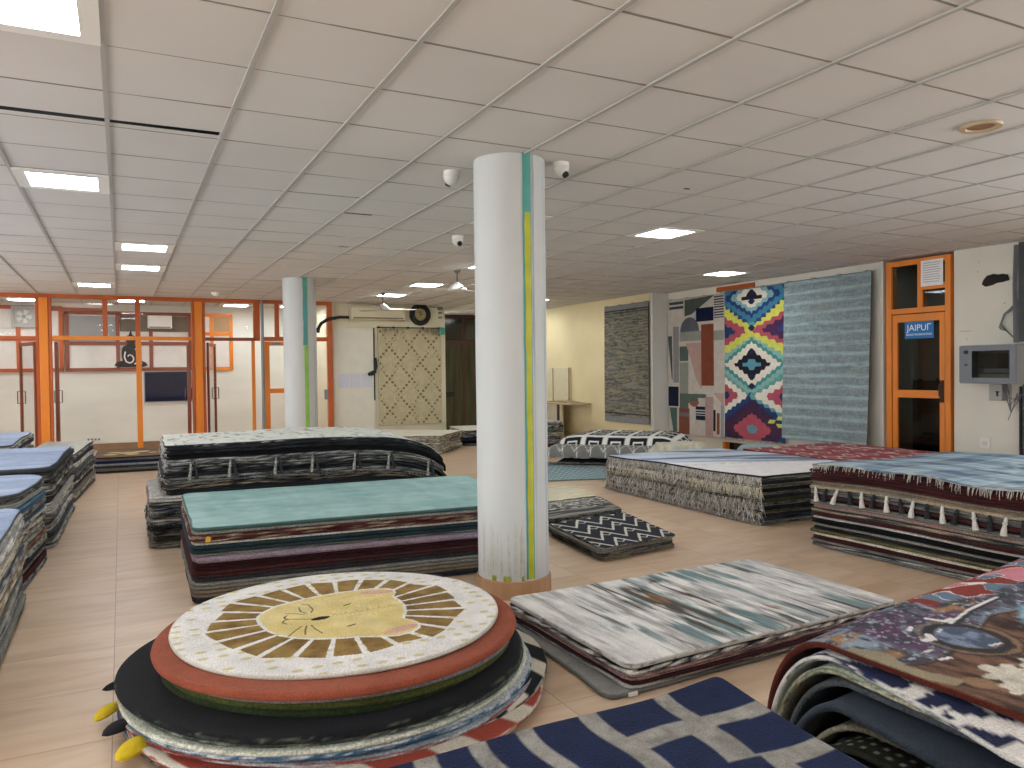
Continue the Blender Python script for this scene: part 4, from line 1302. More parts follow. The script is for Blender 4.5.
def lion_top(X, Y):
    cx, cy = .90, 3.585
    base = mix(L('dcdbd8'), L('e9e8e5'), fbm(X * 9, Y * 9, 2))
    # pale yellow dabs on the border
    gx, gy = X * 13, Y * 13
    cell = _h(np.floor(gx).astype(int), np.floor(gy).astype(int), 5)
    d = np.hypot(gx - np.floor(gx) - .5, (gy - np.floor(gy) - .5) * 1.5)
    base = mix(base, L('cdc59a'), ((.34 - d) * 9) * (cell > .35))
    th = np.arctan2(Y - cy, X - cx); r = np.hypot(X - cx, Y - cy)
    nr = 25
    k = (th + 2.9) / (2 * math.pi) * nr
    ki = np.floor(k).astype(int); kf = k - ki
    rmax = .57 + .04 * (_h(ki, ki * 0, 3) - .5) + .035 * (kf - .5) * np.sin(ki * 2.3)
    inside_far = inpoly(cx + (X - cx) * (1 - .016 / np.maximum(r, .01)), cy + (Y - cy) * (1 - .016 / np.maximum(r, .01)), face)
    jag = .07 + .06 * fbm(X * 14, Y * 14, 8)
    ray = (kf > jag) & (kf < 1 - jag) & (r < rmax) & (~inside_far)
    gold = mix(L('6e5426'), L('a08348'), fbm(X * 14, Y * 14, 21) * 1.6 - .3)
    base = np.where(ray[..., None], gold, base)
    f_ = inpoly(X, Y, face)
    fc = mix(L('d5c078'), L('dfd09a'), fbm(X * 10, Y * 10, 31))
    base = np.where(f_[..., None], fc, base)
    for (ex, ey) in ((1.155, 3.835), (1.075, 3.225)):
        dd = np.hypot((X - ex) / .085, (Y - ey - (.25 if ey > 3.5 else -.25) * (ex - X)) / .035)
        base = np.where(((dd < 1) & f_)[..., None], L('d3a994'), base)
    d1 = np.hypot((X - .80) / .045, (Y - 3.555 - .1 * (X - .8)) / .024)
    base = np.where((d1 < 1)[..., None], L('16130f'), base)
    for e in ((.965, 3.705), (.90, 3.385)):
        base = line(base, X, Y, [(e[0] - .016, e[1] - .006), (e[0] + .016, e[1] + .006)], .006, '2a2118')
    base = line(base, X, Y, [(.76, 3.565), (.665, 3.61)], .0035, '2a2118')
    base = line(base, X, Y, [(.672, 3.67), (.655, 3.65), (.655, 3.62), (.668, 3.61), (.645, 3.60), (.632, 3.57), (.645, 3.545)], .0035, '2a2118')
    for pts in ([(.76, 3.66), (.74, 3.70), (.745, 3.77)], [(.78, 3.66), (.80, 3.71), (.795, 3.79), (.77, 3.82)], [(.745, 3.65), (.70, 3.69), (.67, 3.70)],
                [(.70, 3.48), (.66, 3.43), (.62, 3.37)], [(.72, 3.475), (.70, 3.41), (.69, 3.36)], [(.74, 3.475), (.745, 3.41), (.76, 3.34)]):
        base = line(base, X, Y, pts, .003, '3a3226')
    for q in range(12):
        x0 = .86 + q * .027
        base = line(base, X, Y, [(x0, 3.56), (x0 + .012, 3.60 - .02 * (q % 2)), (x0 + .02, 3.555)], .002, 'b39d62')
    return base


disc('round_rug', .90, 3.585, .735, .365, .022, lion_top, E('c9c5ba'), 'round white rug with a smiling lion face, topmost of the round rugs in front', n=330, seed=1, wob=.004)
disc('round_rug', .89, 3.53, .79, .342, .034, flat('98543f'), E('904c38'), 'round terracotta rug directly under the lion rug', n=60, seed=2)
disc('round_rug', .91, 3.56, .772, .306, .030, flat('77777a'), E('7a7a7e'), 'round grey rug directly under the terracotta one in the round pile', n=60, seed=3, mat=RUG_EDGE)
disc('round_rug', .92, 3.58, .768, .274, .034, flat('4a5028'), E('474d26'), 'round olive green rug under the round grey one', n=60, seed=4, mat=RUG_EDGE)
disc('round_rug', .90, 3.60, .752, .238, .034, flat('2c3420'), E('2f3a22'), 'thin dark green round rug resting on the black felt one', n=60, seed=5, mat=RUG_EDGE)
disc('round_rug', .87, 3.65, .905, .203, .028, flat('202226'), D('1d1f22', '5b6150', 8, .7, 4), 'large round black rug wider than the green ones above it', n=90, seed=6, sag=.01)
disc('round_rug', .89, 3.655, .90, .174, .022, flat('44504a'), D('3c4640', '98a096', 12, .6, 5), 'round grey-green rug just beneath the large black one', n=60, seed=7, mat=RUG_EDGE, sag=.01)
disc('round_rug', .88, 3.665, .915, .151, .022, flat('b8bcae'), D('b9bfae', 'd5d8cc', 10, .5, 6), 'round pale green rug under the black and grey-green ones', n=60, seed=8, mat=RUG_EDGE, sag=.015)
disc('round_rug', .90, 3.665, .92, .128, .022, flat('b0b7bd'), D('3d5f7d', 'c4ccd0', 11, .5, 7), 'round rug with blue and white dashed rim in the pile', n=60, seed=9, mat=RUG_EDGE, sag=.015)


def zebra(dark, light, freq, seed):
    def f(X, Y):
        s = (X * .93 + Y * .37 + .05 * np.sin(Y * 5 + seed)) * freq + .35 * n1(Y * 2, seed)
        return mix(L(dark), L(light), (np.sin(s * 2 * math.pi) - .25) * 6 + .5)
    return f


disc('round_rug', .995, 3.70, .935, .105, .020, zebra('17181d', 'cfcabb', 3.0, 2), D('1b1c20', 'c3beb0', 6, .6, 8), 'round black rug with broad cream stripes, sticking out towards the column', n=170, seed=10, sag=.03)
disc('round_rug', .92, 3.68, .94, .084, .018, flat('8b9aa5'), D('8a3f35', 'b9bfc2', 5, .5, 9), 'round grey-blue rug with a reddish rim low in the round pile', n=60, seed=11, mat=RUG_EDGE)
disc('round_rug', .91, 3.52, .905, .065, .018, zebra('9b4334', 'd6d0c0', 2.6, 5), D('93402f', 'cfc8b9', 4, .5, 10), 'round terracotta rug with cream stripes near the bottom of the round pile', n=170, seed=12)
disc('round_rug', .90, 3.70, .94, .046, .018, flat('2f5a80'), D('2f5a80', '9fb2bc', 6, .55, 11), 'round blue rug almost at the bottom of the round pile', n=60, seed=13, mat=RUG_EDGE)
# bottom rug: an animal shape with feet
an = disc('animal_shaped_rug', .90, 3.67, .92, .027, .022, flat('34363c'), D('2b2c30', '9a9a92', 6, .6, 12), 'dark round animal-shaped rug with yellow feet at the bottom of the round pile', n=60, seed=14, mat=RUG_EDGE)
black_felt = simple('black_plush', '15161a', .95, noise=.2, scale=60, bump=.5)
yellow_felt = simple('yellow_plush', 'd2b61c', .9, noise=.12, scale=40, bump=.4)


def plush(x, y, z, ang, ln, w, h, mat, name):
    m = MB(); n = 10; k = 9
    vs = []; fs = []
    for i in range(k + 1):
        s = i / k
        rr = math.sin(min(1, (s * .92 + .08)) * math.pi) ** .6 * (1 - .35 * (1 - s))
        for q in range(n):
            a = 2 * math.pi * q / n
            l_, v_, h_ = (s - .5) * ln, w / 2 * rr * math.cos(a), h / 2 * rr * math.sin(a) + .012 * math.sin(s * 3)
            vs.append((x + l_ * math.cos(ang) - v_ * math.sin(ang), y + l_ * math.sin(ang) + v_ * math.cos(ang), z + h_))
    for i in range(k):
        for q in range(n):
            fs.append((i * n + q, i * n + (q + 1) % n, (i + 1) * n + (q + 1) % n, (i + 1) * n + q))
    fs += [tuple(range(n)), tuple(k * n + q for q in range(n))]
    m.add(vs, fs, (1, 1, 1))
    return m.build(name, mat, an, smooth=True)


plush(-.02, 3.86, .10, 3.3, .17, .07, .045, black_felt, 'wing')
plush(-.07, 3.73, .045, 4.1, .20, .085, .05, yellow_felt, 'foot')
plush(.07, 3.45, .115, 3.6, .20, .10, .055, black_felt, 'wing')
plush(.03, 3.30, .05, 3.9, .21, .12, .075, yellow_felt, 'foot')
plush(-.02, 3.50, .06, 3.7, .18, .10, .05, black_felt, 'wing')

# ---------- D: abstract flat stack
def abstract_top(X, Y):
    # streaks run towards the camera across the short side of the rug
    w = Y + .12 * np.sin(X * 3)
    s = fbm(X * 12 + 1.0 * fbm(X * 2, Y * 2, 6), w * 1.4, 3, 5)
    m = fbm(X * 1.7, Y * 1.9, 12, 3)
    ctr = np.exp(-((X - .85) / .5) ** 2) * np.exp(-((Y - .6) / .55) ** 2)
    c = mix(L('a9a9a8'), L('e2e2e0'), (s - .22) * 3.2)
    c = mix(c, L('7c9599'), ((s + m * .7 + ctr * .5) - 1.03) * 6)
    s2 = fbm(X * 22, w * 1.2, 23, 4)
    c = mix(c, L('57534d'), ((s2 + ctr * .35 + m * .3) - .86) * 8)
    s3 = fbm(X * 12, w * 2.5, 41, 4)
    c = mix(c, L('8a6a4c'), ((s3 + ctr * .2) - .83) * 10)
    s4 = fbm(X * 7, Y * 6, 77, 3)
    c = mix(c, L('a0402e'), (s4 - .80) * 10 * (ctr > .3))
    s6 = fbm(X * 55, w * 6, 57, 3)
    c = mix(c, c * .72, (s6 - .5) * 5)
    s5 = fbm(X * 24, w * 3.2, 91, 4)
    return mix(c, L('ecece9'), (s5 - .55) * 6)


qD = [(2.04, 2.86), (3.95, 2.92), (3.93, 4.05), (2.02, 4.05)]
stack('the flat abstract stack', qD, [
    dict(t=.028, c='white', e=D('b9b8b4', '7a6a5e', 8, .6, 2), top=abstract_top, mat=RUG_PILE, prof=PLAIN, res=(330, 200), r=.05, amp=.012, label='pale grey rug with streaky teal and brown abstract pattern, lying in front of the column'),
    lay('black', .03, 'white', 24, .5, prof=PLAIN), lay('dusty pink', .022, 'charcoal', 8), lay('maroon', .026, prof=PLAIN), lay('pale grey', .02, 'charcoal', 8, prof=PLAIN)],
    group='rugs in the flat abstract stack', seed=8, z0=.026, r=.04, jit=.01)
stack('', [(1.93, 2.88), (3.75, 2.93), (3.8, 4.1), (2.0, 4.13)], [dict(t=.024, c='grey', e=E('6d6d6b'), tc='8d8d8b', mat=RUG_PILE, prof=PLAIN, r=.06, amp=.03, label='plain mid-grey rug on the floor under the abstract grey stack')], seed=9)
f = MB(); f.box(2.02, 2.07, 2.845, 2.85, .012, .03); f.build('care_label', white_plastic, bpy.data.objects[[o.name for o in C.objects if o.get('label', '').startswith('plain mid-grey rug on the floor')][0]])

# ---------- B: navy and grey rug on a stack near the camera
blocks = [(1.44, 1.72, 1.70, 1.95), (1.185, 1.385, 1.70, 1.95), (.98, 1.125, 1.50, 1.95), (.84, .93, 1.40, 1.95), (.70, .79, 1.62, 1.95), (.45, .64, 1.70, 1.95), (.2, .38, 1.6, 1.95),
          (1.19, 1.34, 1.44, 1.62), (1.43, 1.72, 1.47, 1.635), (1.44, 1.54, 1.56, 1.64), (1.19, 1.44, 1.36, 1.46), (1.5, 1.72, 1.20, 1.40), (.98, 1.12, 1.2, 1.44), (1.19, 1.42, 1.1, 1.30), (.55, .78, 1.3, 1.55), (1.48, 1.72, .9, 1.13), (.2, .48, 1.2, 1.5)]


def navy_top(X, Y):
    x = X + .2; y = Y + .35
    x = x + .012 * np.sin(y * 15); y = y + .012 * np.sin(x * 13)
    g_ = mix(L('716f69'), L('a3a19b'), fbm(X * 30, Y * 30, 3))
    r = np.full(X.shape, 9.0)
    for a, b, c_, d in blocks:
        dd = np.maximum(np.maximum(a - x, x - b), np.maximum(c_ - y, y - d)); r = np.minimum(r, dd)
    nv = mix(L('0b1838'), L('122249'), fbm(X * 20, Y * 20, 9))
    return mix(g_, nv, -r / .006 + .5)


def zB(X, Y, W, z):
    d = np.hypot(W[..., 0] - 1.69, W[..., 1] - 1.9)
    return z + .02 * np.exp(-(d / .22) ** 2) + .004 * np.sin(W[..., 0] * 7 + z)


def lower_sheet(i): return None


qB = [(.18, .35), (1.58, .35), (1.67, 1.87), (.2, 1.86)]
stB = [dict(t=.03, c='navy', e=D('1b2a52', '77756f', 6, .6, 3), top=navy_top, mat=RUG_PILE, prof=PLAIN, res=(300, 320), r=.02, amp=.004, label='navy blue rug with grey block lattice in the very front of the view')]
for k_ in range(10):
    w_ = ['grey', 'navy', 'charcoal', 'cream', 'slate', 'taupe', 'maroon', 'pale grey', 'brown', 'charcoal'][k_]
    stB.append(lay(w_, .047))
stack('the navy lattice stack', qB, stB, zf=zB, group='rugs under the navy lattice rug', seed=12, jit=.008, amp=.004)

# ---------- C: rugs draped over a pile, right foreground
def draped(name, h, ye, x0f, x1, t, colf, edge, label, nu=60, nv=60, mat=RUG_PILE, a=.30, zend=.03, ys=.45, group='rugs draped over the pile in the right corner'):
    """flat at height h from y=ys, bending down over the far side at y=ye"""
    b = h - zend
    b_ = min(b, .42); a_ = min(a, .32)
    path = []
    for s in np.linspace(0, 1, 40): path.append((ys + (ye - a_ - ys) * s, h))
    for s in np.linspace(0, 1, 24)[1:]:
        th = s * math.pi / 2
        path.append((ye - a_ + a_ * math.sin(th) ** 1.0, h - b_ + b_ * math.cos(th)))
    if b > b_:
        for s in np.linspace(0, 1, 6)[1:]: path.append((ye + .01 * s, h - b_ - (b - b_) * s))
    path = np.array(path)
    sl = np.concatenate([[0], np.cumsum(np.hypot(*np.diff(path, axis=0).T))])
    S = np.linspace(0, sl[-1], nv)
    py = np.interp(S, sl, path[:, 0]); pz = np.interp(S, sl, path[:, 1])
    ty = np.gradient(py); tz = np.gradient(pz); ln_ = np.hypot(ty, tz)
    ny, nz = -tz / ln_, ty / ln_
    u = np.linspace(0, 1, nu)[:, None]
    x0 = np.array([x0f(y) for y in py])[None, :]
    X = x0 * (1 - u) + x1 * u
    fade = np.clip((py[None, :] - .6) / .9, 0, 1); fade = fade * fade * (3 - 2 * fade)
    lift = .24 * np.clip((X - 2.1) / 1.6, 0, 1.3)
    Y = py[None, :] + lift * fade + 0 * u
    Z = pz[None, :] + .018 * np.clip((X - 2.1) / 1.4, 0, 1.2) * fade * np.clip((pz[None, :] - .1) / .3, 0, 1) + .006 * np.sin(X * 4 + py[None, :] * 5) + 0 * u
    P = np.stack([X, Y, Z], -1)
    N = np.stack([0 * X, ny[None, :] + 0 * X, nz[None, :] + 0 * X], -1)
    return sheet(name, P, N, t, colf(X, Y, S[None, :] + 0 * X), edge, mat=mat, label=label, cat='rug', group=group)


def watercolor(X, Y, S):
    lf = .24 * np.clip((X - 2.1) / 1.6, 0, 1.3)
    q = Y - lf * np.clip((Y - .6) / .9, 0, 1)          # distance along the rug, free of its slant
    a_ = fbm(X * 5, Y * 5, 3, 5); b_ = fbm(X * 6 + 7, Y * 6, 13, 5); f5 = fbm(X * 26, Y * 26, 33, 3); f9 = fbm(X * 60, Y * 60, 39, 2)
    cloud = mix(L('423c4a'), L('8290a0'), (a_ - .36) * 4)
    cloud = mix(cloud, L('553a55'), (b_ - .50) * 7)
    cloud = mix(cloud, L('96714a'), (fbm(X * 5 + 3, Y * 11, 53, 4) - .60) * 8)
    cloud = mix(cloud, L('353b45'), (f5 - .52) * 5)
    cloud = mix(cloud, L('a9b4be'), (f9 - .62) * 4)
    brown = mix(L('33201a'), L('7c5b47'), fbm(X * 34, Y * 10, 61, 3) * 2.0 - .5)
    bd = q - (1.58 - .07 * np.sin(X * 6) - .22 * np.clip(X - 2.45, 0, 1) + .10 * (a_ - .5))
    c = mix(brown, cloud, bd / .02)
    c = mix(c, L('2f2b2b'), (.012 - np.abs(bd)) * 90)
    # khaki blotches along the near edge
    kk = .040 + .05 * (fbm(X * 12, Y * 12, 14, 3) - .5) - np.abs(X - 2.125 - .02 * np.sin(Y * 24))
    c = mix(c, L('8f856d'), kk * 90 * ((q > 1.38) & (q < 1.74)))
    # pink, brick and blue patches along the far edge
    pf = (q - (1.74 - .10 * (X - 2.7) + .02 * np.sin(X * 14))) / .02
    pr_ = fbm(X * 8, Y * 9, 71, 2)
    p2 = fbm(X * 6 + 4, Y * 8, 75, 2)
    pinkish = mix(L('c77f8d'), L('842e24'), (pr_ - .5) * 30)
    pinkish = mix(pinkish, L('5f788e'), (p2 - .56) * 30)
    pinkish = mix(pinkish, L('ded9d4'), (.022 - np.abs(pr_ - .5)) * 90)
    pinkish = mix(pinkish, L('ded9d4'), (.014 - np.abs(p2 - .56)) * 90)
    c = mix(c, pinkish, np.clip(pf, 0, 1) * np.clip((X - 2.68) * 20, 0, 1))
    # ringed disc
    d = np.hypot((X - 2.53) / .95, (Y - 1.61)) + .014 * (f5 - .5)
    c = mix(c, mix(L('46546a'), L('7d8aa0'), (f5 - .4) * 4), (.105 - d) * 60)
    c = mix(c, L('2b2a29'), (.020 - np.abs(d - .118)) * 120)
    c = mix(c, L('7a6a50'), (.008 - np.abs(d - .148)) * 160)
    c = mix(c, L('2f2e30'), (.007 - np.abs(d - .166)) * 160)
    # light blue patch right of the ring and white marks
    c = mix(c, L('86b4cc'), (.12 - np.hypot((X - 2.98) / 1.5, Y - 1.58) + .08 * (f5 - .5)) * 30)
    c = line(c, X, Y, [(2.60, 1.70), (2.80, 1.76), (3.05, 1.80)], .012, '2f3238', .006)
    for p_, w_ in (([(2.61, 1.72), (2.80, 1.77), (3.02, 1.80)], .006), ([(2.58, 1.79), (2.61, 1.74), (2.65, 1.745)], .010), ([(2.39, 1.665), (2.425, 1.66), (2.445, 1.69)], .013), ([(2.30, 1.60), (2.335, 1.60)], .006),
                   ([(2.28, 1.535), (2.32, 1.53)], .008), ([(2.43, 1.75), (2.46, 1.765)], .008), ([(2.53, 1.53), (2.58, 1.525)], .005), ([(2.50, 1.69), (2.53, 1.70)], .005)):
        c = line(c, X, Y, p_, w_, 'dcdad8', .004)
    # cream flower with ragged petals
    fl_ = np.full(X.shape, -1.0)
    for (fx_, fy_, fr_) in ((2.34, 1.36, .075), (2.43, 1.32, .07), (2.26, 1.29, .06), (2.50, 1.36, .06), (2.36, 1.24, .08), (2.60, 1.30, .07), (2.50, 1.22, .08)):
        an_ = np.arctan2(Y - fy_, X - fx_)
        fl_ = np.maximum(fl_, fr_ * (1 + .28 * np.sin(an_ * 5 + fx_ * 40)) - np.hypot(X - fx_, Y - fy_) + .05 * (fbm(X * 24, Y * 24, 5, 3) - .5))
    c = mix(c, mix(L('a9a494'), L('cfcabc'), fbm(X * 30, Y * 30, 6) * 2 - .5), fl_ * 120)
    c = mix(c, L('8a6d50'), ((.05 - np.hypot(X - 2.20, Y - 1.36)) + .02 * (f5 - .5)) * 90)
    c = mix(c, L('8a6d50'), ((.035 - np.hypot(X - 2.38, Y - 1.27)) + .02 * (f5 - .5)) * 90)
    return c


def navywhite(X, Y, S):
    s = fbm(X * 15, Y * 13, 19, 3)
    return mix(L('0c173e'), L('dcd9d5'), (s - .53) * 26 + .3)


x0a = lambda y: 2.095 + .02 * (y - 1.2)
draped('draped_rug', .575, 2.10, x0a, 4.3, .024, watercolor, E('4c1d14', .1, 4), 'large watercolour rug of purple, blue and brown blotches draped in the right foreground', nu=330, nv=300)
draped('draped_rug', .543, 2.065, lambda y: 2.085 - .14 * np.clip((1.72 - y) / .5, 0, 1.2), 4.2, .02, navywhite, D('c2bfb8', '1a2448', 6, .6, 5), 'navy and white rug just under the watercolour rug on the draped pile', nu=200, nv=120)
draped('draped_rug', .512, 2.035, lambda y: 2.075 - .06 * np.clip((1.72 - y) / .5, 0, 1.2), 4.2, .02, lambda X, Y, S: np.broadcast_to(L('a9b5a4'), X.shape + (3,)), D('a5a088', '5e6250', 30, .5, 6), 'cream and pale green rug, third in the draped pile', mat=RUG_EDGE)
draped('draped_rug', .480, 2.0, lambda y: 2.09 - .03 * np.clip((1.72 - y) / .5, 0, 1.2), 4.2, .022, lambda X, Y, S: np.broadcast_to(L('3c3f42'), X.shape + (3,)), E('4a4d50'), 'charcoal rug under the cream one in the draped pile', mat=RUG_EDGE)
draped('draped_rug', .437, 1.95, lambda y: 2.03 - .10 * np.clip((1.8 - y) / .5, 0, 1.2), 4.2, .028, lambda X, Y, S: np.broadcast_to(L('3a4452'), X.shape + (3,)), E('39424e'), 'slate blue rug bulging out of the middle of the draped pile', mat=RUG_PILE)
draped('draped_rug', .37, 1.905, lambda y: 2.06, 4.2, .02, lambda X, Y, S: mix(L('b8982a'), L('6f6f63'), (1.83 - Y) * 12 + 0 * X), E('8b8876'), 'mustard yellow and grey rug under the slate blue one', mat=RUG_EDGE)


def dotted(X, Y, S):
    gx, gy = X * 22, Y * 22
    d = np.hypot(gx - np.floor(gx) - .5, gy - np.floor(gy) - .5)
    return mix(L('23281f'), L('a9a890'), (.24 - d) * 12)


draped('draped_rug', .325, 1.875, lambda y: 2.0, 4.2, .024, dotted, E('34372e'), 'dark green rug with pale dots low in the draped pile', mat=RUG_PILE, nu=240, nv=200)
lowC = []
for k_ in range(6): lowC.append(lay(['charcoal', 'taupe', 'slate', 'brown', 'charcoal', 'grey'][k_], .045))
stack('the draped pile', [(2.08, .5), (4.2, .5), (4.2, 1.78), (2.08, 1.76)], lowC, group='flat rugs inside the draped pile', seed=15)

# ---------- H: fringed stack
def whiteblue(X, Y):
    # X along the fringed side's normal, Y along the stack (away from the camera)
    s = X * .35 + Y
    band = fbm(X * .6, s * 5, 5, 3)
    c = mix(L('dfdedf'), L('e8e7e7'), fbm(X * 8, Y * 8, 4))
    blue = mix(L('c9d4e2'), L('66758f'), (band - .62) * 14)
    blue = mix(blue, L('93a8c4'), (fbm(X, s * 12, 9, 2) - .6) * 8)
    c = mix(c, blue, (s - 1.45 + .15 * X) / .03)
    c = mix(c, L('8f6f74'), (.008 - np.abs(s - 1.15 - .2 * X)) * 140)
    return c


qH = [(5.36, 5.38), (7.0, 5.30), (7.1, 7.95), (5.40, 8.0)]
lH = [dict(t=.022, c='white', e=E('26262a', .1, 3), top=whiteblue, prof=PLAIN, res=(120, 160), r=.03, label='white rug with blue stripes on top of the fringed stack by the wall')]
cw = ['grey', 'charcoal', 'taupe', 'black', 'grey', 'charcoal', 'olive', 'grey', 'black', 'taupe', 'charcoal', 'slate', 'grey']
for k_, w_ in enumerate(cw): lH.append(lay(w_, .034, 'black' if k_ % 2 else 'charcoal', 7, .5))
for k_, l_ in enumerate(lH):
    l_['fr'] = {'left': dict(length=.115, color='e8e5df', spacing=.0075, rad=.0075, droop=.9, curl=1.5, color2='827e78' if k_ != 3 else 'd8cfae')}
    if k_ in (0, 1, 8): l_['fr']['left']['color2'] = 'a39d92'
    if k_ in (5, 6): l_['fr']['left'].update(color='c9c2a8', length=.07)
    if k_ == 0: l_['fr']['left'].update(length=.06, at=.9)
stack('the fringed stack', qH, lH, group='fringed rugs stacked by the wall', seed=18, jit=.02, amp=.02,
      zf=lambda X, Y, W, z: z * (1 - .10 * np.clip(Y / 2.7, 0, 1)) + .006 * np.sin(Y * 4 + z * 4))

# ---------- I: blue plaid stack
def plaid(X, Y):
    gx = (np.sin(X * 2 * math.pi / .42) > 0).astype(float); gy = (np.sin(Y * 2 * math.pi / .5 + .6) > 0).astype(float)
    t = np.clip(gx * .5 + gy * .5 + .25 * (fbm(X * 3, Y * 18, 8) - .5), 0, 1)
    c = mix(L('586f88'), L('a7c0cc'), t * .9)
    c = mix(c, L('31455f'), (.012 - np.abs(((X / .21) % 1) - .5) * .21) * 60)
    c = mix(c, L('31455f'), (.010 - np.abs(((Y / .25) % 1) - .5) * .25) * 60)
    return mix(c, L('c4d4da'), (fbm(X * 5, Y * 5, 66) - .62) * 4)


def zI(X, Y, W, z):
    f_ = np.clip(z / .67, 0, 1)
    return z + f_ * (.015 * np.sin(Y * 3.3 + .5) + .01 * np.sin(X * 5)) * 1.0


qI = [(5.26, 1.75), (7.0, 1.7), (7.0, 4.55), (5.14, 4.6)]
lI = [dict(t=.02, c='blue', e=D('5a6f86', 'c0c0b8', 5, .5, 3), top=plaid, prof=PLAIN, res=(150, 220), r=.03, amp=.02, label='grey-blue plaid rug with white fringe on top of the right-hand stack',
           fr={'left': dict(length=.075, color='d4d0c8', spacing=.012, rad=.0045, droop=.9, curl=.3, color2='a8a49c')}, zf=lambda X, Y, W, z: zI(X, Y, W, z) + .012 + .018 * np.exp(-((X - .0) / .25) ** 2) * (np.sin(Y * 4.2) ** 2) )]
sI = [('dark red', .05, 'maroon'), ('maroon', .05, 'dark red'), ('taupe', .035, None), ('beige', .03, 'grey'), ('grey', .05, 'charcoal'), ('dark red', .03, 'charcoal'), ('black', .018, None), ('grey', .035, 'taupe'), ('dusty pink', .03, 'grey'),
      ('charcoal', .03, 'beige'), ('dark red', .035, 'charcoal'), ('pale grey', .018, None), ('black', .045, None), ('grey', .018, None), ('black', .03, 'charcoal'), ('olive', .03, 'taupe'), ('cream', .018, None), ('maroon', .035, 'dark red'), ('grey', .02, 'charcoal'), ('charcoal', .02, 'white'), ('grey', .018, 'slate')]
for a_, t_2, b_ in sI:
    lI.append(lay(a_, t_2, b_, 10, .55, prof=FOLD if t_2 > .034 else PLAIN))
stack('the plaid-topped stack', qI, lI, zf=zI, group='rugs in the plaid-topped stack', seed=21, jit=.014, amp=.02)
Pt = lI[5]['P'][0]
for k_ in range(26):
    y_ = 4.54 - k_ * .108
    i_ = np.argmin(np.abs(Pt[:, 1] - y_))
    x_, yy, z_ = Pt[i_]
    if k_ % 2 == 0:
        tassel(x_ - .022, y_, z_ + .015, .12, tassel_white, lI[5]['obj'], out=(-1, 0), r=.017, lean=[.15, -.35, .1, .05, -.1, .1, .2, -.1, .05, .1, 0, .1, -.1][k_ // 2])
    else:
        tassel(x_ - .022, y_, z_ + .01, .105, tassel_dark, lI[5]['obj'], out=(-1, 0), r=.018, lean=[-.2, .2, -.1, .3, .1, -.2, .1, .1, 0, .1, .1, .1, .1][k_ // 2])

# ---------- J: red rug stack by the wall
def redtop(X, Y):
    gx, gy = X * 3.2, Y * 2.4
    a_ = np.abs(gx - np.floor(gx) - .5) + np.abs(gy - np.floor(gy) - .5)
    c = mix(L('93404a'), L('a24a52'), fbm(X * 9, Y * 9, 3))
    c = mix(c, L('d5c4c0'), (.06 - np.abs(a_ - .3)) * 40)
    c = mix(c, L('d9d0cb'), (fbm(X * 16, Y * 5, 31) - .66) * 18)
    return c


lJ = [dict(t=.03, c='red', e=E('7b3a40'), top=redtop, prof=PLAIN, res=(140, 160), label='red rug with white motifs on the stack beside the hanging striped rug')]
for k_, w_ in enumerate(['grey', 'maroon', 'taupe', 'charcoal', 'beige', 'dark red', 'grey', 'brown', 'charcoal', 'taupe', 'grey']): lJ.append(lay(w_, .036, 'charcoal', 8))
stack('the red-topped stack', [(7.25, 4.85), (8.85, 4.85), (8.9, 7.55), (7.25, 7.6)], lJ, group='rugs in the red-topped stack', seed=25)

# ---------- G: small folded pile right of the column
def zigzag(X, Y):
    p = X / .27
    tri = np.abs(p - np.floor(p) - .5) * 2
    q = (Y - .22 - tri * .26)
    c = flat('1f2630')(X, Y)
    c = mix(c, L('d0cfca'), (.030 - np.abs(((q / .26 + .5) % 1) - .5) * .26) * 160)
    d = np.abs(p + .5 - np.floor(p + .5) - .5) * .27 + np.abs(((Y / .26) % 1) - .5) * .26
    c = mix(c, L('cfcdc6'), (.012 - np.abs(d - .06)) * 200)
    return c


stack('the small zigzag pile', [(3.30, 4.98), (4.08, 5.08), (4.30, 6.10), (3.42, 6.0)], [
    dict(t=.022, c='black', e=D('22262c', '8f8f88', 9, .5, 3), top=zigzag, prof=PLAIN, res=(120, 140), label='black rug with white zigzags in front of the small pile right of the column'),
    lay('grey', .03, 'taupe'), lay('charcoal', .028, 'grey'), lay('taupe', .03, 'charcoal')], group='rugs of the zigzag pile', seed=28, jit=.02)


def greystripes(X, Y):
    s = fbm(X * 2, Y * 26, 3, 2)
    c = mix(L('3c3d3e'), L('8c8b84'), (s - .4) * 6)
    return mix(c, L('cfccc3'), (fbm(X * 22, Y * 40, 9, 2) - .58) * 10 * (np.abs(Y - .5) < .22))


stack('the small striped pile', [(3.45, 6.06), (4.30, 6.16), (4.5, 6.85), (3.65, 6.8)], [
    dict(t=.03, c='grey', e=D('7b7a74', '2c2d2f', 12, .5, 5), top=greystripes, res=(90, 90), label='grey and black striped folded rug behind the zigzag rug'),
    lay('charcoal', .04, 'pale grey', 14), lay('pale grey', .035, 'charcoal', 12), lay('taupe', .035)], group='rugs of the small striped pile', seed=29, jit=.025)


def creamstripe(X, Y):
    c = mix(L('cfc7a4'), L('dcd8c4'), vn(X * 3, Y * 14, 4))
    return mix(c, L('8c8577'), (.006 - np.abs(((Y / .14) % 1) - .5) * .14) * 160)


stack('the small cream pile', [(3.72, 6.88), (4.52, 6.92), (4.72, 7.7), (3.9, 7.7)], [
    dict(t=.03, c='cream', e=D('cfc8b4', '7a746a', 12, .5, 6), top=creamstripe, res=(70, 70), label='cream folded rug with thin stripes behind the small striped pile'),
    lay('cream', .04, 'taupe', 12), lay('beige', .04), lay('pale grey', .03, 'charcoal')], group='rugs of the small cream pile', seed=30, jit=.025)

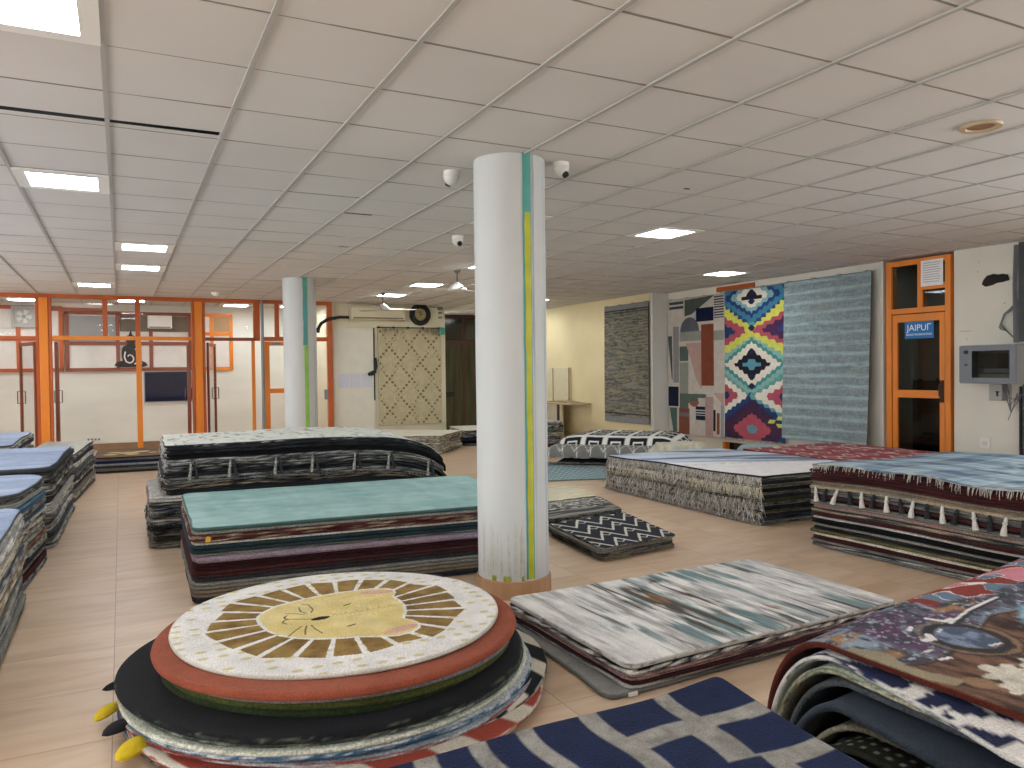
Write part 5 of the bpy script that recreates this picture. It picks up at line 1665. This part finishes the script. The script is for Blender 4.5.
# ---------- P: heap with a bold black and white rug, thin teal rug in front
def lattice(X, Y):
    p, q = X + Y * .5, Y * 1.0
    gx = np.abs(((X / .34) % 1) - .5) * .34; gy = np.abs(((Y / .40) % 1) - .5) * .40
    c = flat('1c1e22')(X, Y)
    c = mix(c, L('e2e2de'), (.042 - gx) * 120)
    c = mix(c, L('e2e2de'), (.045 - gy) * 120)
    d = np.maximum(np.abs(gx - .17), np.abs(gy - .2))
    c = mix(c, L('e2e2de'), (.012 - np.abs(d - .07)) * 200)
    return c


def heap(lab, cx, cy, w, d, h, rz, colf, edge, t=.03, hump=None, nu=90, nv=90, z0=.004, ends=.3, group='heaped rugs by the geometric wall rug', mat=RUG_FLAT, seed=0, name='folded_rug'):
    u, v = np.meshgrid(np.linspace(-1, 1, nu), np.linspace(-1, 1, nv), indexing='ij')
    X = u * w / 2; Y = v * d / 2
    prof_u = np.clip((1 - np.abs(u)) / ends, 0, 1); prof_u = np.sqrt(1 - (1 - prof_u) ** 2)
    prof_v = np.clip((1 - np.abs(v)) / ends, 0, 1); prof_v = np.sqrt(1 - (1 - prof_v) ** 2)
    Z = z0 + t + h * (prof_u * .85 + .15) * (prof_v * .75 + .25) + .012 * n1(X * 5, seed) * prof_u
    ca, sa = math.cos(rz), math.sin(rz)
    P = np.stack([cx + X * ca - Y * sa, cy + X * sa + Y * ca, Z], -1)
    du = np.gradient(P, axis=0); dv = np.gradient(P, axis=1)
    N = np.cross(du, dv); N /= np.linalg.norm(N, axis=-1, keepdims=True)
    return sheet(name, P, N, t, colf(X + w / 2, Y + d / 2), edge, mat=mat, label=lab, cat='rug', group=group)


def greylat(X, Y):
    gx = np.abs((((X + Y * .3) / .22) % 1) - .5) * .22
    gy = np.abs((((Y + .05 * np.sin(X * 28)) / .16) % 1) - .5) * .16
    c = mix(L('6f6f6c'), L('84847f'), fbm(X * 9, Y * 9, 2))
    return mix(mix(c, L('dcdcd6'), (.008 - gx) * 200), L('dcdcd6'), (.008 - gy) * 200)


heap('bold black and white lattice rug on top of the heap below the geometric hanging rug', 7.15, 10.1, 2.05, 1.5, .34, -.82, lattice, E('b8b3a8'), t=.03, seed=3, nu=170, nv=140, z0=.10, ends=.38)
heap('grey rug with white wavy lattice folded under the bold black and white one', 7.05, 10.08, 2.12, 1.6, .24, -.82, greylat, D('c9c5ba', '4a4a48', 10, .5, 3), t=.03, seed=5, nu=140, nv=120, z0=.075, ends=.22)
stack('the black and white heap', [(5.98, 10.2), (7.28, 9.0), (8.15, 9.95), (6.85, 11.15)], [
    lay('black', .03, 'pale grey', 14), lay('maroon', .02, 'charcoal', prof=PLAIN), lay('cream', .025, 'charcoal', 14)], group='flat rugs under the black and white heap', seed=33, jit=.05)


def tealflat(X, Y):
    a_ = np.abs((((X + Y) / .16) % 1) - .5); b_ = np.abs((((X - Y) / .16) % 1) - .5)
    c = mix(L('a9bdbf'), L('6d8f97'), (.25 - a_) * 9)
    return mix(c, L('54727c'), (.22 - b_) * 6 * (a_ > .2))


tf = stack('', [(4.85, 9.0), (5.95, 8.62), (7.0, 9.95 - .7), (6.0, 10.75)], [dict(t=.018, c='teal', e=E('8a9a98'), top=tealflat, prof=PLAIN, res=(140, 160), label='thin pale teal patterned rug flat on the floor just right of the column',
     fr={'front': dict(length=.04, color='c9c9c2', spacing=.012, rad=.004, droop=.5)})], seed=35, amp=.02)
heap('cream fringed rug bundled at the near end of the black and white heap', 7.35, 9.0, .95, .6, .36, -.75, lambda X, Y: mix(L('b9b39a'), L('d8d5c6'), fbm(X * 22, Y * 22, 4) * 1.6 - .3), E('b0a88f'), seed=7, nu=60, nv=60, ends=.4, z0=.01)
heap('small pale blue rug bundle beside the cream bundle and the low orange window', 8.45, 8.45, .7, .75, .30, -.5, lambda X, Y: mix(L('6f94a0'), L('bcc9c9'), vn(X * 4, Y * 18, 4)), E('a8b0ac'), seed=8, nu=50, nv=50, ends=.4)

# ---------- L: far piles in front of the cream wall
def creamtop(X, Y):
    return mix(L('c9c5b0'), L('d8d5c6'), vn(X * 2, Y * 12, 3))


def diamondspeck(X, Y):
    return mix(L('8f8873'), L('d6d0bd'), (vn(X * 30, Y * 30, 6) - .5) * 6 + .5)


lL = [dict(t=.03, c='cream', e=D('a9a38c', '4f4b40', 18, .5, 3), top=creamtop, prof=PLAIN, res=(60, 60), label='cream rug on top of the far pile below the diamond patterned wall rug')]
for k_ in range(6): lL.append(lay('cream', .052, 'charcoal', 26, .5))
for l_ in lL: l_['fr'] = {'right': dict(length=.05, color='c9c3ac', spacing=.02, rad=.008, droop=.6, color2='4c483e'), 'front': dict(length=.05, color='c9c3ac', spacing=.02, rad=.008, droop=.6, color2='4c483e')}
for w_, l_ in zip(['cream', 'speckled beige', 'speckled cream and black', 'mottled olive', 'speckled taupe', 'black and cream flecked', 'dusty brown'], lL): l_['c'] = w_
stack('the cream-topped far pile', [(4.0, 13.25), (5.05, 12.75), (5.85, 13.7), (4.6, 14.7)], lL, group='rugs in the cream-topped far pile', seed=38, jit=.03)
lM = [dict(t=.04, c='white', e=D('d0cfc8', '222224', 8, .5, 3), top=lambda X, Y: mix(L('cfccc0'), L('d9d6cc'), vn(X * 4, Y * 4, 3)), prof=FOLD, label='pale rug on top of the low black and white pile by the dark glass screen'),
      lay('black', .05, 'white', 7), lay('pale grey', .05, 'black', 7), lay('navy', .06, 'charcoal'), lay('black', .06), lay('grey', .05, 'charcoal')]
stack('the low pile by the dark screen', [(6.0, 13.9), (7.4, 13.7), (7.6, 15.0), (6.2, 15.2)], lM, group='rugs in the low pile by the dark screen', seed=39, jit=.04)
# far bundle right behind the column edge
lN = []
for k_, (a_, b_) in enumerate([('pale grey', 'black'), ('black', 'white'), ('grey', 'charcoal'), ('cream', 'black'), ('charcoal', 'pale grey'), ('pale grey', 'charcoal'), ('brown', 'black')]): lN.append(lay(a_, .07, b_, 16))
for l_ in lN: l_['fr'] = {'front': dict(length=.06, color='bdb8ac', spacing=.012, rad=.006, droop=.7, color2='2c2a28')}
stack('the bundle by the wooden shelf', [(6.9, 12.9), (7.55, 12.75), (7.7, 13.3), (7.05, 13.5)], lN, group='rugs in the fringed bundle by the shelf', seed=40, jit=.03)

# ---------- far brown pile in front of the partition
def brownflower(X, Y):
    c = mix(L('5b4636'), L('7d6450'), fbm(X * 5, Y * 5, 3) * 1.4 - .2)
    f_ = np.zeros(X.shape)
    for (fx_, fy_, fr_) in ((.95, .6, .16), (.75, .75, .1), (1.15, .75, .12), (1.0, .35, .11), (.7, .42, .1), (1.3, .5, .08)):
        f_ = np.maximum(f_, fr_ - np.hypot(X - fx_ + .5, Y - fy_) + .05 * (fbm(X * 9, Y * 9, 4) - .5))
    return mix(c, L('bdb182'), f_ * 60)


stack('the low pile at the partition', [(-.36, 13.2), (1.15, 13.1), (1.2, 14.5), (-.36, 14.55)], [
    dict(t=.025, c='brown', e=E('3a3029'), top=brownflower, prof=PLAIN, res=(90, 90), label='brown rug with a cream flower on the low pile in front of the glass partition'),
    lay('grey', .03, 'taupe'), lay('navy', .045), lay('pale grey', .03), lay('slate', .045, 'navy'), lay('taupe', .035), lay('charcoal', .03)], group='rugs in the low brown pile', seed=41, jit=.02)

# ---------- K: stacks along the left
def bluetop(seed):
    def f_(X, Y):
        return mix(L('8c9dbd'), L('b0c1da'), fbm(X * 1.2, Y * 5, seed, 4) * 1.5 - .25)
    return f_


def left_stack(where, q, n, t, words, toplab, seed, topword='blue', topc=None, topf=None, z0=.003, r=.12, jit=.018, group=None, lean=0.0, fringe_layers=()):
    ls = [dict(t=.022, c=topword, e=E('5d5f63'), top=topf or bluetop(seed), prof=PLAIN, res=(60, 60), r=r, label=toplab, mat=RUG_PILE)]
    for k_ in range(n):
        a_, b_ = words[k_ % len(words)]
        l_ = lay(a_, t, b_, 9, .5)
        if k_ in fringe_layers:
            l_['fr'] = {'right': dict(length=.05, color='c6c3ba', spacing=.012, rad=.005, droop=.5, color2='6a675f')}
        ls.append(l_)
    stack(where, q, ls, group=group, seed=seed, r=r, jit=jit, amp=.013, zf=lambda X, Y, W, z: z + .01 * np.sin(Y * 3 + seed) + lean * z * np.sin(X * 2))


WL = [('charcoal', 'grey'), ('pale grey', None), ('steel blue', None), ('grey', 'charcoal'), ('slate', None), ('pale grey', 'maroon'), ('cream', 'charcoal'), ('white', 'grey'), ('grey', 'white'), ('rust', 'beige'),
      ('pale grey', 'black'), ('charcoal', None), ('grey', None), ('dark red', None), ('slate', 'pale grey')]
WK1 = [('pale grey', 'grey'), ('white', 'grey'), ('navy', 'pale grey'), ('cream', 'taupe'), ('grey', 'charcoal'), ('slate', 'pale grey'), ('rust', 'cream'), ('taupe', 'cream'), ('beige', 'taupe'), ('dark red', None), ('grey', 'pale grey'), ('slate', None), ('pale grey', 'slate'), ('grey', None), ('charcoal', 'grey')]
WK3 = [('charcoal', None), ('grey', 'charcoal'), ('black', 'grey'), ('white', 'charcoal'), ('dark brown', 'grey'), ('charcoal', 'black'), ('pale grey', None), ('white', 'grey'), ('pale grey', 'slate'), ('grey', 'maroon'), ('white', 'grey'), ('slate', 'charcoal'), ('grey', None), ('pale grey', 'charcoal')]
WK4 = [('pale grey', 'charcoal'), ('charcoal', None), ('white', 'grey'), ('grey', 'charcoal'), ('slate', 'grey'), ('black', 'grey'), ('white', 'charcoal'), ('charcoal', 'slate'), ('grey', None), ('cream', 'taupe'), ('slate', 'grey')]
left_stack('the nearest left stack', [(-2.3, 3.6), (-.61, 3.6), (-.60, 5.95), (-2.3, 6.0)], 15, .040, WK1, 'dusty blue rug on the left row stack nearest the camera', 51, group='rugs in the nearest left stack')
left_stack('the second left stack', [(-2.3, 6.08), (-.66, 6.08), (-.57, 7.5), (-2.3, 7.55)], 15, .044, WL, 'blue rug with rounded corner topping the second left row stack', 52, r=.25, group='rugs in the second left stack', fringe_layers=(11,))
left_stack('the third left stack', [(-2.3, 7.66), (-.57, 7.66), (-.50, 9.85), (-2.3, 9.9)], 14, .049, WK3, 'large pale blue rug topping the third left row stack', 53, r=.12, group='rugs in the third left stack', fringe_layers=(3, 10, 12))
left_stack('the slim left stack', [(-1.0, 10.35), (-.52, 10.35), (-.36, 12.4), (-.95, 12.5)], 11, .05, WK4, 'pale grey folded rug topping the slim fourth left row stack', 54, topword='pale grey', topf=flat('b9bab4'), r=.05, group='rugs in the fourth left stack')
left_stack('the farthest left stack', [(-2.6, 10.3), (-1.12, 10.3), (-1.12, 12.6), (-2.6, 12.7)], 14, .05, WK4, 'blue rug with upturned corner topping the far left stack', 55, group='rugs in the far left stack')

# ================================================================ hanging rugs
def hanging(name, y0, y1, z0, z1, colf, edge, label, X=XR, nu=60, nv=90, off=.05, t=.012, curl=None, mat=RUG_FLAT, kiosk=None, seed=0, skew=0):
    """rug hanging on a wall whose face is x = X; u runs from y1 (far, left in view) to y0"""
    root = empty(name, (X, (y0 + y1) / 2, z0), label=label, cat='rug', group='rugs hanging on the long wall')
    u, v = np.meshgrid(np.linspace(0, 1, nu), np.linspace(0, 1, nv), indexing='ij')   # v: 0 top .. 1 bottom
    Y = y1 + (y0 - y1) * u + skew * v * (y1 - y0)
    Z = z1 + (z0 - z1) * v
    dX = off + .006 * np.sin(u * 9 + v * 3 + seed) * (.3 + v) + .01 * v
    if curl: dX = dX + curl(u, v)
    P = np.stack([X - dX, Y, Z], -1)
    du = np.gradient(P, axis=0); dv = np.gradient(P, axis=1)
    N = np.cross(dv, du); N /= np.linalg.norm(N, axis=-1, keepdims=True)
    if N[0, 0, 0] > 0: N = -N
    W_, H_ = abs(y1 - y0), z1 - z0
    sheet('woven_field', P, N, t, colf(u * W_, v * H_), edge, mat=mat, parent=root)
    # hanging pins and rod
    m = MB()
    for s in np.linspace(.05, .95, 4):
        y = y1 + (y0 - y1) * s
        m.tube([(X, y, z1 + .02), (X - off - .02, y, z1 + .02), (X - off - .02, y, z1 - .02)], .005, 6)
    m.tube([(X - off + .018, y1, z1 + .005), (X - off + .018, y0, z1 + .005)], .007, 6)
    m.build('hanging_rod', grey_metal, root)
    return root


def r1c(X, Y):
    n = fbm(X * 4, Y * 45, 3, 4); m_ = fbm(X * 10, Y * 90, 7, 2)
    c = mix(L('5d5f5b'), L('86867b'), (n - .35) * 3)
    c = mix(c, L('8f8768'), (m_ - .55) * 5)
    c = mix(c, L('3e4247'), (.35 - m_) * 7)
    H_ = 2.3
    for b in (.10, .15, H_ - .17):
        c = mix(c, L('26292d'), (.012 - np.abs(Y - b)) * 200)
    c = mix(c, L('7f8386'), ((Y < .09) | (Y > H_ - .10)).astype(float) * .9)
    return c


hanging('wall_rug', 11.66, 13.12, .44, 2.74, r1c, E('3a3c3e'), 'speckled grey wall rug with dark end bands hanging on the warm-toned wall', X=XR2, nu=90, nv=200)


def geo(X, Y):
    W_, H_ = 1.5, 2.46
    x, y = X / W_, Y / H_
    c = mix(L('b6aea4'), L('c4bcb2'), fbm(X * 14, Y * 14, 3))
    def R(x0, x1, y0, y1, col):
        nonlocal c
        c = np.where(((x > x0) & (x < x1) & (y > y0) & (y < y1))[..., None], L(col) * (1 + .12 * (fbm(X * 20, Y * 20, 5) - .5))[..., None], c)
    def Pg(poly, col):
        nonlocal c
        c = np.where(inpoly(x, y, poly)[..., None], L(col), c)
    R(.03, .30, .015, .035, '3c4348'); R(.03, .30, .05, .07, '3c4348')
    Pg([(.32, .01), (.85, .0), (.45, .12), (.32, .13)], '4c534f')
    R(.53, .83, .08, .18, '141c38'); Pg([(.50, .13), (.53, .09), (.53, .18), (.46, .17)], '9fa6ad')
    for k_ in range(9): R(.84, 1.0, .01 + k_ * .018, .02 + k_ * .018, '3b4452')
    arch = (np.hypot((x - .41) / .175, (y - .245) / .105) < 1) & (y < .245)
    c = np.where(arch[..., None], L('5a5f66'), c)
    R(.22, .62, .245, .315, '8d8f88'); R(.82, 1.0, .25, .32, '8d8f88')
    R(.62, .83, .20, .64, '7b4430')
    R(.10, .21, .20, .62, '86868a'); Pg([(.0, .27), (.08, .27), (.085, .6), (.07, .6)], '4b5550')
    R(.22, .39, .35, .46, '55605b'); R(.22, .39, .47, .72, '8a8e84')
    Pg([(.34, .33), (.62, .33), (.62, .67), (.52, .58), (.44, .46)], 'b0948c')
    R(.0, .20, .65, .80, '191f33'); R(.22, .70, .70, .73, '55635b'); R(.22, .39, .73, .82, '55635b'); R(.39, .56, .73, .77, '55635b')
    bowl = (np.hypot((x - .49) / .085, (y - .755) / .04) < 1) & (y > .755); c = np.where(bowl[..., None], L('8b5a48'), c)
    Pg([(.82, .69), (1.0, .69), (1.0, .78)], 'b0948c')
    Pg([(.02, .81), (.17, .81), (.17, 1.0), (.10, 1.0)], '4e655e')
    R(.21, .41, .81, 1.0, '7b4a3a'); R(.21, .41, .84, .87, '6b6b70')
    R(.52, .68, .79, .89, '1c2436')
    for k_ in range(3): R(.41, .68, .815 + k_ * .018, .822 + k_ * .018, 'b7b7ba')
    R(.68, .82, .72, 1.0, 'a58a86'); R(.82, .86, .81, .96, '1b1b20'); R(.88, .93, .83, .98, '7b4a3a'); R(.95, 1.0, .77, 1.0, '8f9296')
    return c


hanging('wall_rug', 10.03, 11.55, .28, 2.75, geo, E('b0a89c'), 'cream wall rug with geometric shapes in rust, navy and pink', nu=260, nv=380, seed=2)


def kilim(X, Y):
    W_, H_ = 1.34, 2.46
    x, y = X / W_, Y / H_
    ch = .0245
    row = np.floor(y / ch)
    fy = y / ch - row
    yy = (row + .5) * ch
    # serrated edges: rows shift in steps, slanting inside each row
    def dist(cx, cy, ax, ay, k=0.5):
        dx = np.abs(x - cx) + (fy - .5) * .03 * np.sign(yy - cy)
        return dx / ax + np.abs(yy - cy) / ay
    bands = [('24202c'), ('4a7f8c'), ('d9d3bf'), ('4f93a3'), ('1d4a7c'), ('2f6f96'), ('c9cc3c'), ('1d3f70'), ('b0485a'), ('4a2b44')]
    c = flat('1d4a7c')(X, Y)
    def paint(mask, col):
        nonlocal c
        c = np.where(mask[..., None], L(col), c)
    # yellow/red/teal field between the medallions
    dA = dist(.47, .05, .62, .18); dB = dist(.47, .50, .60, .19); dC = dist(.47, .93, .60, .20)
    dL1 = dist(-.04, .275, .42, .10); dR1 = dist(1.04, .275, .62, .125); dL2 = dist(-.04, .71, .34, .10); dR2 = dist(1.04, .71, .56, .13)
    m_ = np.minimum(np.minimum(dA, dB), dC)
    paint(m_ >= 0, '2c6a92')
    paint((yy > .60), '3b7f88')
    for d_, cols in ((dA, [(1.55, '2a6f86'), (1.25, '1d4a7c'), (1.0, '2f7c9c'), (.78, '1f3f78'), (.62, '79a9b0'), (.46, 'ddd6c4'), (.2, '24202c')]),
                     (dB, [(1.5, '5b9c9c'), (1.12, '7db3a6'), (.92, '3f8c8c'), (.78, 'ddd6c4'), (.5, '24202c'), (.22, '4b93a8')]),
                     (dC, [(1.25, '1d3f70'), (1.0, '3f2b4e'), (.82, '4a2b44'), (.55, 'b0485a'), (.18, '5b8f9c')])):
        for th, col in cols: paint(d_ < th, col)
    # yellow chevrons
    z1_ = np.abs(yy - (.115 + .17 * (1 - np.abs(x - .47) / .5) + (fy - .5) * .0)) 
    paint((z1_ < .022) & (dB > .9), 'd0d03c')
    z2_ = np.abs(yy - (.30 + .0 + .12 * (np.abs(x - .47) / .5) + 0)) 
    paint((z2_ < .018) & (dB > .78), 'cdd04a')
    z3_ = np.abs(yy - (.235 + .10 * (np.abs(x - .47) / .5)))
    paint((z3_ < .014) & (np.abs(x - .47) > .12), 'b9d0a0')
    for d_, cols in ((dL1, [(1.5, 'd0d03c'), (1.1, 'b0485a'), (.6, '1d3f70')]), (dR1, [(1.15, 'd0d03c'), (.95, 'b0485a'), (.68, '4a2b54'), (.3, '2d3f80')]),
                     (dL2, [(1.35, 'ddd6c4'), (.9, 'b0485a'), (.45, '2b3560')]), (dR2, [(1.15, '5b9c9c'), (1.0, 'ddd6c4'), (.66, 'b0485a'), (.3, '2b3560')])):
        for th, col in cols: paint(d_ < th, col)
    paint((dist(1.02, .87, .28, .05) < 1), 'cdd04a'); paint((dist(1.02, .87, .18, .03) < 1), '1d3f70')
    # crosses in medallions
    for cy, col in ((.055, '24202c'), (.50, '24202c')):
        paint((np.abs(x - .47) < .17) & (np.abs(yy - cy) < .014), col)
    for cy in (.025, .085, .415, .585, .26, .645):
        paint((np.abs(x - .47) < (.06 - np.abs(y - cy) * 2.2)) & (np.abs(y - cy) < .02), '1f2a4a')
    paint((np.abs(x - .47) < .15) & (np.abs(yy - .50) < .01), '4b93a8')
    g_ = c.mean(-1, keepdims=True)
    return (c * .86 + g_ * .14) * (1 + .25 * (fbm(X * 30, Y * 60, 5) - .5))[..., None]


kr = hanging('wall_rug', 8.68, 10.01, .31, 2.77, kilim, E('5a6a78'), 'bright kilim wall rug with blue, yellow and red stepped diamonds', nu=260, nv=420, seed=3, off=.07)
e_ = np.array([(XR - .09, y, .315) for y in np.linspace(8.70, 10.0, 20)])
fringe(e_, np.tile([-1, 0, 0], (20, 1)), .06, 'c9c3b4', parent=kr, spacing=.009, rad=.004, droop=1.0, seed=3, curl=.3)
e_ = np.array([(XR - .08, y, 2.79) for y in np.linspace(8.70, 10.0, 20)])
fringe(e_, np.tile([-1, 0, 0], (20, 1)), .04, 'c9c3b4', parent=kr, spacing=.012, rad=.004, droop=.8, seed=4, curl=.8)


def striped(X, Y):
    n = fbm(X * 1.5, Y * 9, 3, 3); f_ = fbm(X * 40, Y * 40, 8, 2)
    c = mix(L('7b8a8d'), L('93a0a1'), (f_ - .3) * 2)
    s = np.sin(Y * 2 * math.pi / .155 + 1.0 * n)
    c = mix(c, L('aec6ce'), np.clip((s - .1) * .8, 0, 1) * .8 * (.6 + .6 * fbm(X * 2, Y * 2, 12)))
    c = mix(c, L('6c797c'), (fbm(X * 5, Y * 60, 15, 3) - .5) * 2.2)
    return mix(c, L('8a8870'), (.42 - n) * .8)


hanging('wall_rug', 7.12, 8.66, .40, 2.78, striped, E('3d4345'), 'grey-blue striped wall rug with a loose curling corner beside the orange door', nu=200, nv=300, seed=5, off=.10, t=.014,
        curl=lambda u, v: .10 * np.clip(u - .75, 0, 1) * 4 * v ** 2 * .6 + .05 * v, skew=.0)

# diamond rug on the middle wall (faces -Y)
dg = empty('wall_rug', (5.45, YM, .35), label='cream wall rug with brown dotted diamond lattice under the tyre clock', cat='rug')


def dotlattice(X, Y):
    c = mix(L('b9b08d'), L('cbc3a4'), fbm(X * 16, Y * 16, 3))
    px, py = .47, .68
    a_ = ((X / px + Y / py)) ; b_ = ((X / px - Y / py))
    da = np.abs(a_ - np.round(a_)) ; db = np.abs(b_ - np.round(b_))
    q = .112
    gx = (X + .01) / .062; gy = (Y + .02) / .066
    chk = (np.abs(gx - np.round(gx)) < .40) & (np.abs(gy - np.round(gy)) < .36) & ((np.round(gx) + np.round(gy)).astype(int) % 2 == 0)
    on = ((da < .095) | (db < .095)) & chk
    return np.where(on[..., None], L('7d6f58'), c)


u, v = np.meshgrid(np.linspace(0, 1, 240), np.linspace(0, 1, 330), indexing='ij')
P = np.stack([4.76 + 1.40 * u, YM - .035 + 0 * u - .004 * np.sin(u * 8), 2.37 - 2.0 * v], -1)
sheet('woven_field', P, np.array([0, -1.0, 0]), .012, dotlattice(u * 1.4, v * 2.0), E('a89f80'), parent=dg)
e_ = lambda a, b: np.array([(x, YM - .045, 2.39) for x in np.linspace(a, b, 12)])
fringe(e_(4.8, 5.2), np.tile([0, -1, 0], (12, 1)), .15, 'd5ceae', parent=dg, spacing=.012, rad=.006, droop=1.0, seed=5, curl=.2, color2='6b5a45')
fringe(e_(5.65, 6.13), np.tile([0, -1, 0], (12, 1)), .15, 'd5ceae', parent=dg, spacing=.012, rad=.006, droop=1.0, seed=6, curl=.2, color2='6b5a45')
m = MB(); m.tube([(4.74, YM - .02, 2.41), (6.18, YM - .02, 2.41)], .01, 6)
for x in (4.78, 5.1, 5.42, 5.75, 6.12): m.box(x - .015, x + .015, YM - .05, YM, 2.39, 2.43)
m.build('hanging_rod', dark_plastic, dg)

# ---------------------------------------------------------------- shelf with leaning boards at the far right
sh = empty('wooden_shelf', (8.6, 14.2, 0), label='narrow cream shelf board on a thin dark leg by the warm-toned wall', cat='shelf')
f = MB(); f.box(8.35, 8.85, 13.7, 15.5, .74, .775); f.build('shelf_board', simple('aged_plywood', 'b7a684', .7, noise=.08), sh, bevel=.004)
f = MB(); f.box(8.37, 8.41, 14.3, 14.34, 0, .74); f.build('leg', simple('dark_leg', '4a4438', .7), sh)
f = MB(); f.box(8.55, 8.57, 14.4, 15.5, 0.0, .738); f.build('side_board', simple('cream_board', 'cdc6ab', .7, noise=.05), sh)
bd = empty('leaning_board', (8.8, 15, .78), label='tall cream board standing on the shelf against the warm-toned wall', cat='board')
f = MB(); f.box(8.79, 8.84, 14.5, 15.45, .78, 1.53); f.build('board_sheet', simple('pale_board', 'd8cfae', .7, noise=.04), bd, bevel=.003)
f = MB(); f.box(8.775, 8.79, 14.5, 14.53, .78, 1.53); f.box(8.775, 8.79, 15.2, 15.22, .78, 1.53); f.build('board_edge', simple('brown_edge', '9a7c55', .7), bd)
lb = MB(); lb.prism([(13.9, .776), (15.0, .776), (14.7, .80), (14.35, .82)], lambda u_, v_, h_: (8.45 + h_, u_, v_), 0, .3)
lb.build('cardboard_sheet', simple('cardboard', '9d8a68', .8, noise=.08), label='bent brown cardboard sheet lying on the shelf', cat='cardboard')
